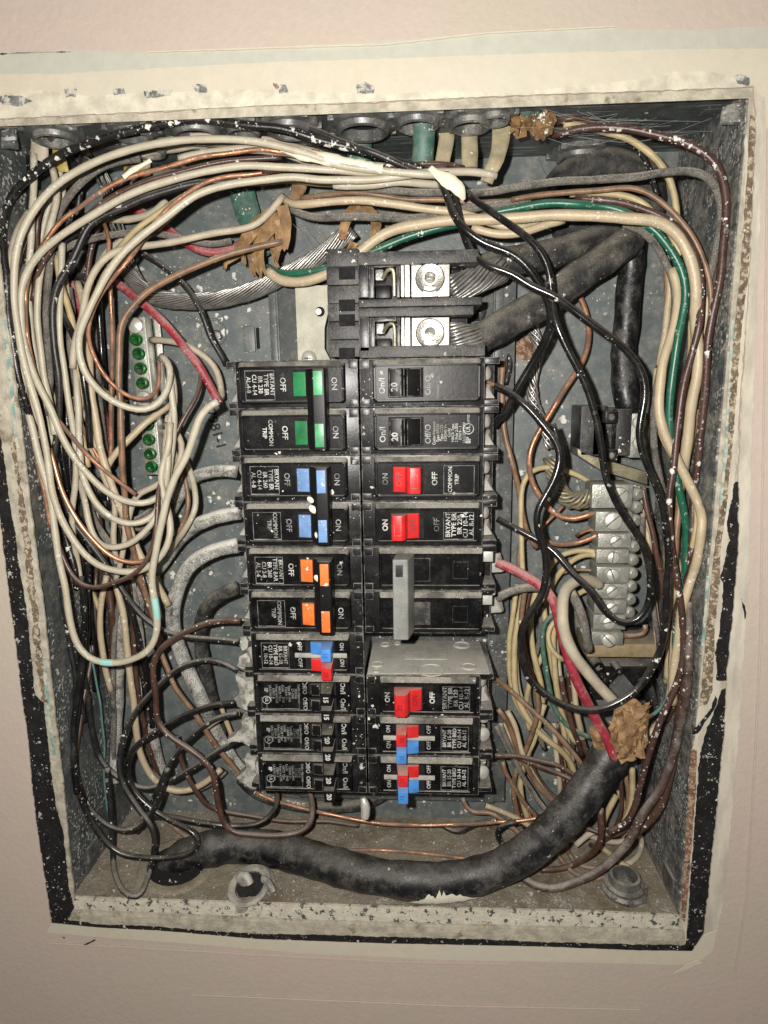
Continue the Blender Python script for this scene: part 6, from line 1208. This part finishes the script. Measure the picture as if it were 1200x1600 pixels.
# folded lump of paint-stiffened tape
sp = spline(px("672,262 684,272 700,282 714,292 722,304 725,312", '-9 -7 -6 -9'), 1.5); m_ = MB(); m_.tube(sp, 2.6, 12, flat=.3, jag=.3, taper=lambda t: min(1.25, .55 + 1.2 * t) if t < .8 else 1.25 - (t - .8) * 4.6)
tag(m_.build('tape_end', 'paint_blob', base=tuple(sp[2]), smooth=50), 'cream folded tape end where the black wires part at top centre', 'tape')
for i, (a, b, zz, lbl) in enumerate((("598,264 560,256 520,250 470,240 440,231", 2.4, -12, 'crust of cream paint joining the wires at top centre'), ("236,250 220,259 205,267 193,277", 1.3, -6, 'thick white paint smear on the bright copper wire'), ("700,1392 725,1394 750,1388", 3.4, 0, ''))):
    if not lbl: continue
    sp = spline(px(a, zz), 2); m_ = MB(); m_.tube(sp, b, 10, flat=.6, jag=.5); tag(m_.build('paint_crust', 'paint_blob', base=tuple(sp[0]), smooth=50), lbl, 'paint splash')
# print on the cables
def print_on(label, word, size, s0, side, mat='ink', flip=False):
    o, p, r = PATH[label]; L_ = [0]
    for i in range(1, len(p)): L_.append(L_[-1] + (p[i] - p[i - 1]).length)
    adv = {' ': .45, 'I': .36, 'M': .95, 'W': 1.0}; s_ = s0; objs = []
    for ch in word:
        a = adv.get(ch, .72) * size; s_ += a / 2
        if ch != ' ':
            i = max(1, min(len(p) - 2, next((j for j, l in enumerate(L_) if l > s_), len(p) - 2)))
            f = (s_ - L_[i - 1]) / max(1e-6, L_[i] - L_[i - 1]); c = p[i - 1].lerp(p[i], f); T_ = (p[i + 1] - p[i - 1]).normalized()
            view = (CV - c).normalized(); nn = (view - T_ * view.dot(T_)).normalized(); sd = nn.cross(T_); th = side
            n2 = nn * math.cos(th) + sd * math.sin(th)
            ex = T_ * (-1 if flip else 1); ez = n2; ey = ez.cross(ex)
            B = Matrix((ex, ey, ez)).transposed()
            objs.append(text(ch, size, tuple(c + n2 * (r * 1.05 + .12)), 0, mat, o, 'printed_text', bold=.05, basis=B))
        s_ += a / 2
    join_text(objs, 'printed_text')
print_on('thick dusty grey cable printed 600V IBEW UNION, bowed out to the orange breaker', '600V  IBEW   UNION  MADE', 5.6, 10, .32)
print_on('dusty cable printed THW OR TYPE running behind the lowest breakers', 'E  THW OR TYPE M', 5.4, 3, -.05)
# cobwebs
m_ = MB(); rnd = random.Random(3)
for i in range(26):
    u0, v0 = rnd.uniform(800, 900), rnd.uniform(150, 215); u1, v1 = rnd.uniform(940, 1130), rnd.uniform(145, 215); z0, z1 = rnd.uniform(-12, -40), rnd.uniform(-12, -50)
    sp = spline([PP(u0, v0, z0), PP((u0 + u1) / 2, (v0 + v1) / 2 + rnd.uniform(4, 26), (z0 + z1) / 2), PP(u1, v1, z1)], 8); m_.tube(sp, .045, 3)
for i in range(14):
    u0, v0 = rnd.uniform(455, 500), rnd.uniform(345, 360); sp = spline([PP(u0, v0, -40), PP(rnd.uniform(480, 510), rnd.uniform(375, 400), -55), PP(rnd.uniform(440, 530), rnd.uniform(400, 440), -70)], 8); m_.tube(sp, .05, 3)
for i in range(12):
    u0, v0 = rnd.uniform(560, 740), 402; sp = spline([PP(u0, v0 + 6, -30), PP(u0 + rnd.uniform(-20, 20), v0 - 12, -50), PP(u0 + rnd.uniform(-60, 60), rnd.uniform(365, 395), -78)], 8); m_.tube(sp, .05, 3)
tag(m_.build('cobweb', 'web', base=(0, Y1, -40)), 'fine dusty cobweb threads strung near the top of the box', 'cobweb', kind='stuff')
# loose fluff and plaster crumbs on the box floor
m_ = MB(); rnd = random.Random(5)
for i in range(900):
    x = rnd.uniform(-X1 + 4, X1 - 4); z = rnd.uniform(-D1 + 2, -2); s_ = rnd.uniform(.25, 1.1) * (1.8 if rnd.random() < .06 else 1)
    q = [Vector((x, -Y1 + s_ * .4, z)) + Vector((rnd.uniform(-1, 1), rnd.uniform(-.5, .7), rnd.uniform(-1, 1))) * s_ for _ in range(5)]
    m_.add(q, [(0, 1, 2), (0, 2, 3), (0, 3, 4), (0, 4, 1), (1, 4, 3), (1, 3, 2)])
tag(m_.build('plaster_crumbs', 'grey_term', base=(0, -Y1, -40)), 'pale plaster crumbs scattered over the box floor', 'debris', kind='stuff')
# small clips that hang on the breaker wires etc.
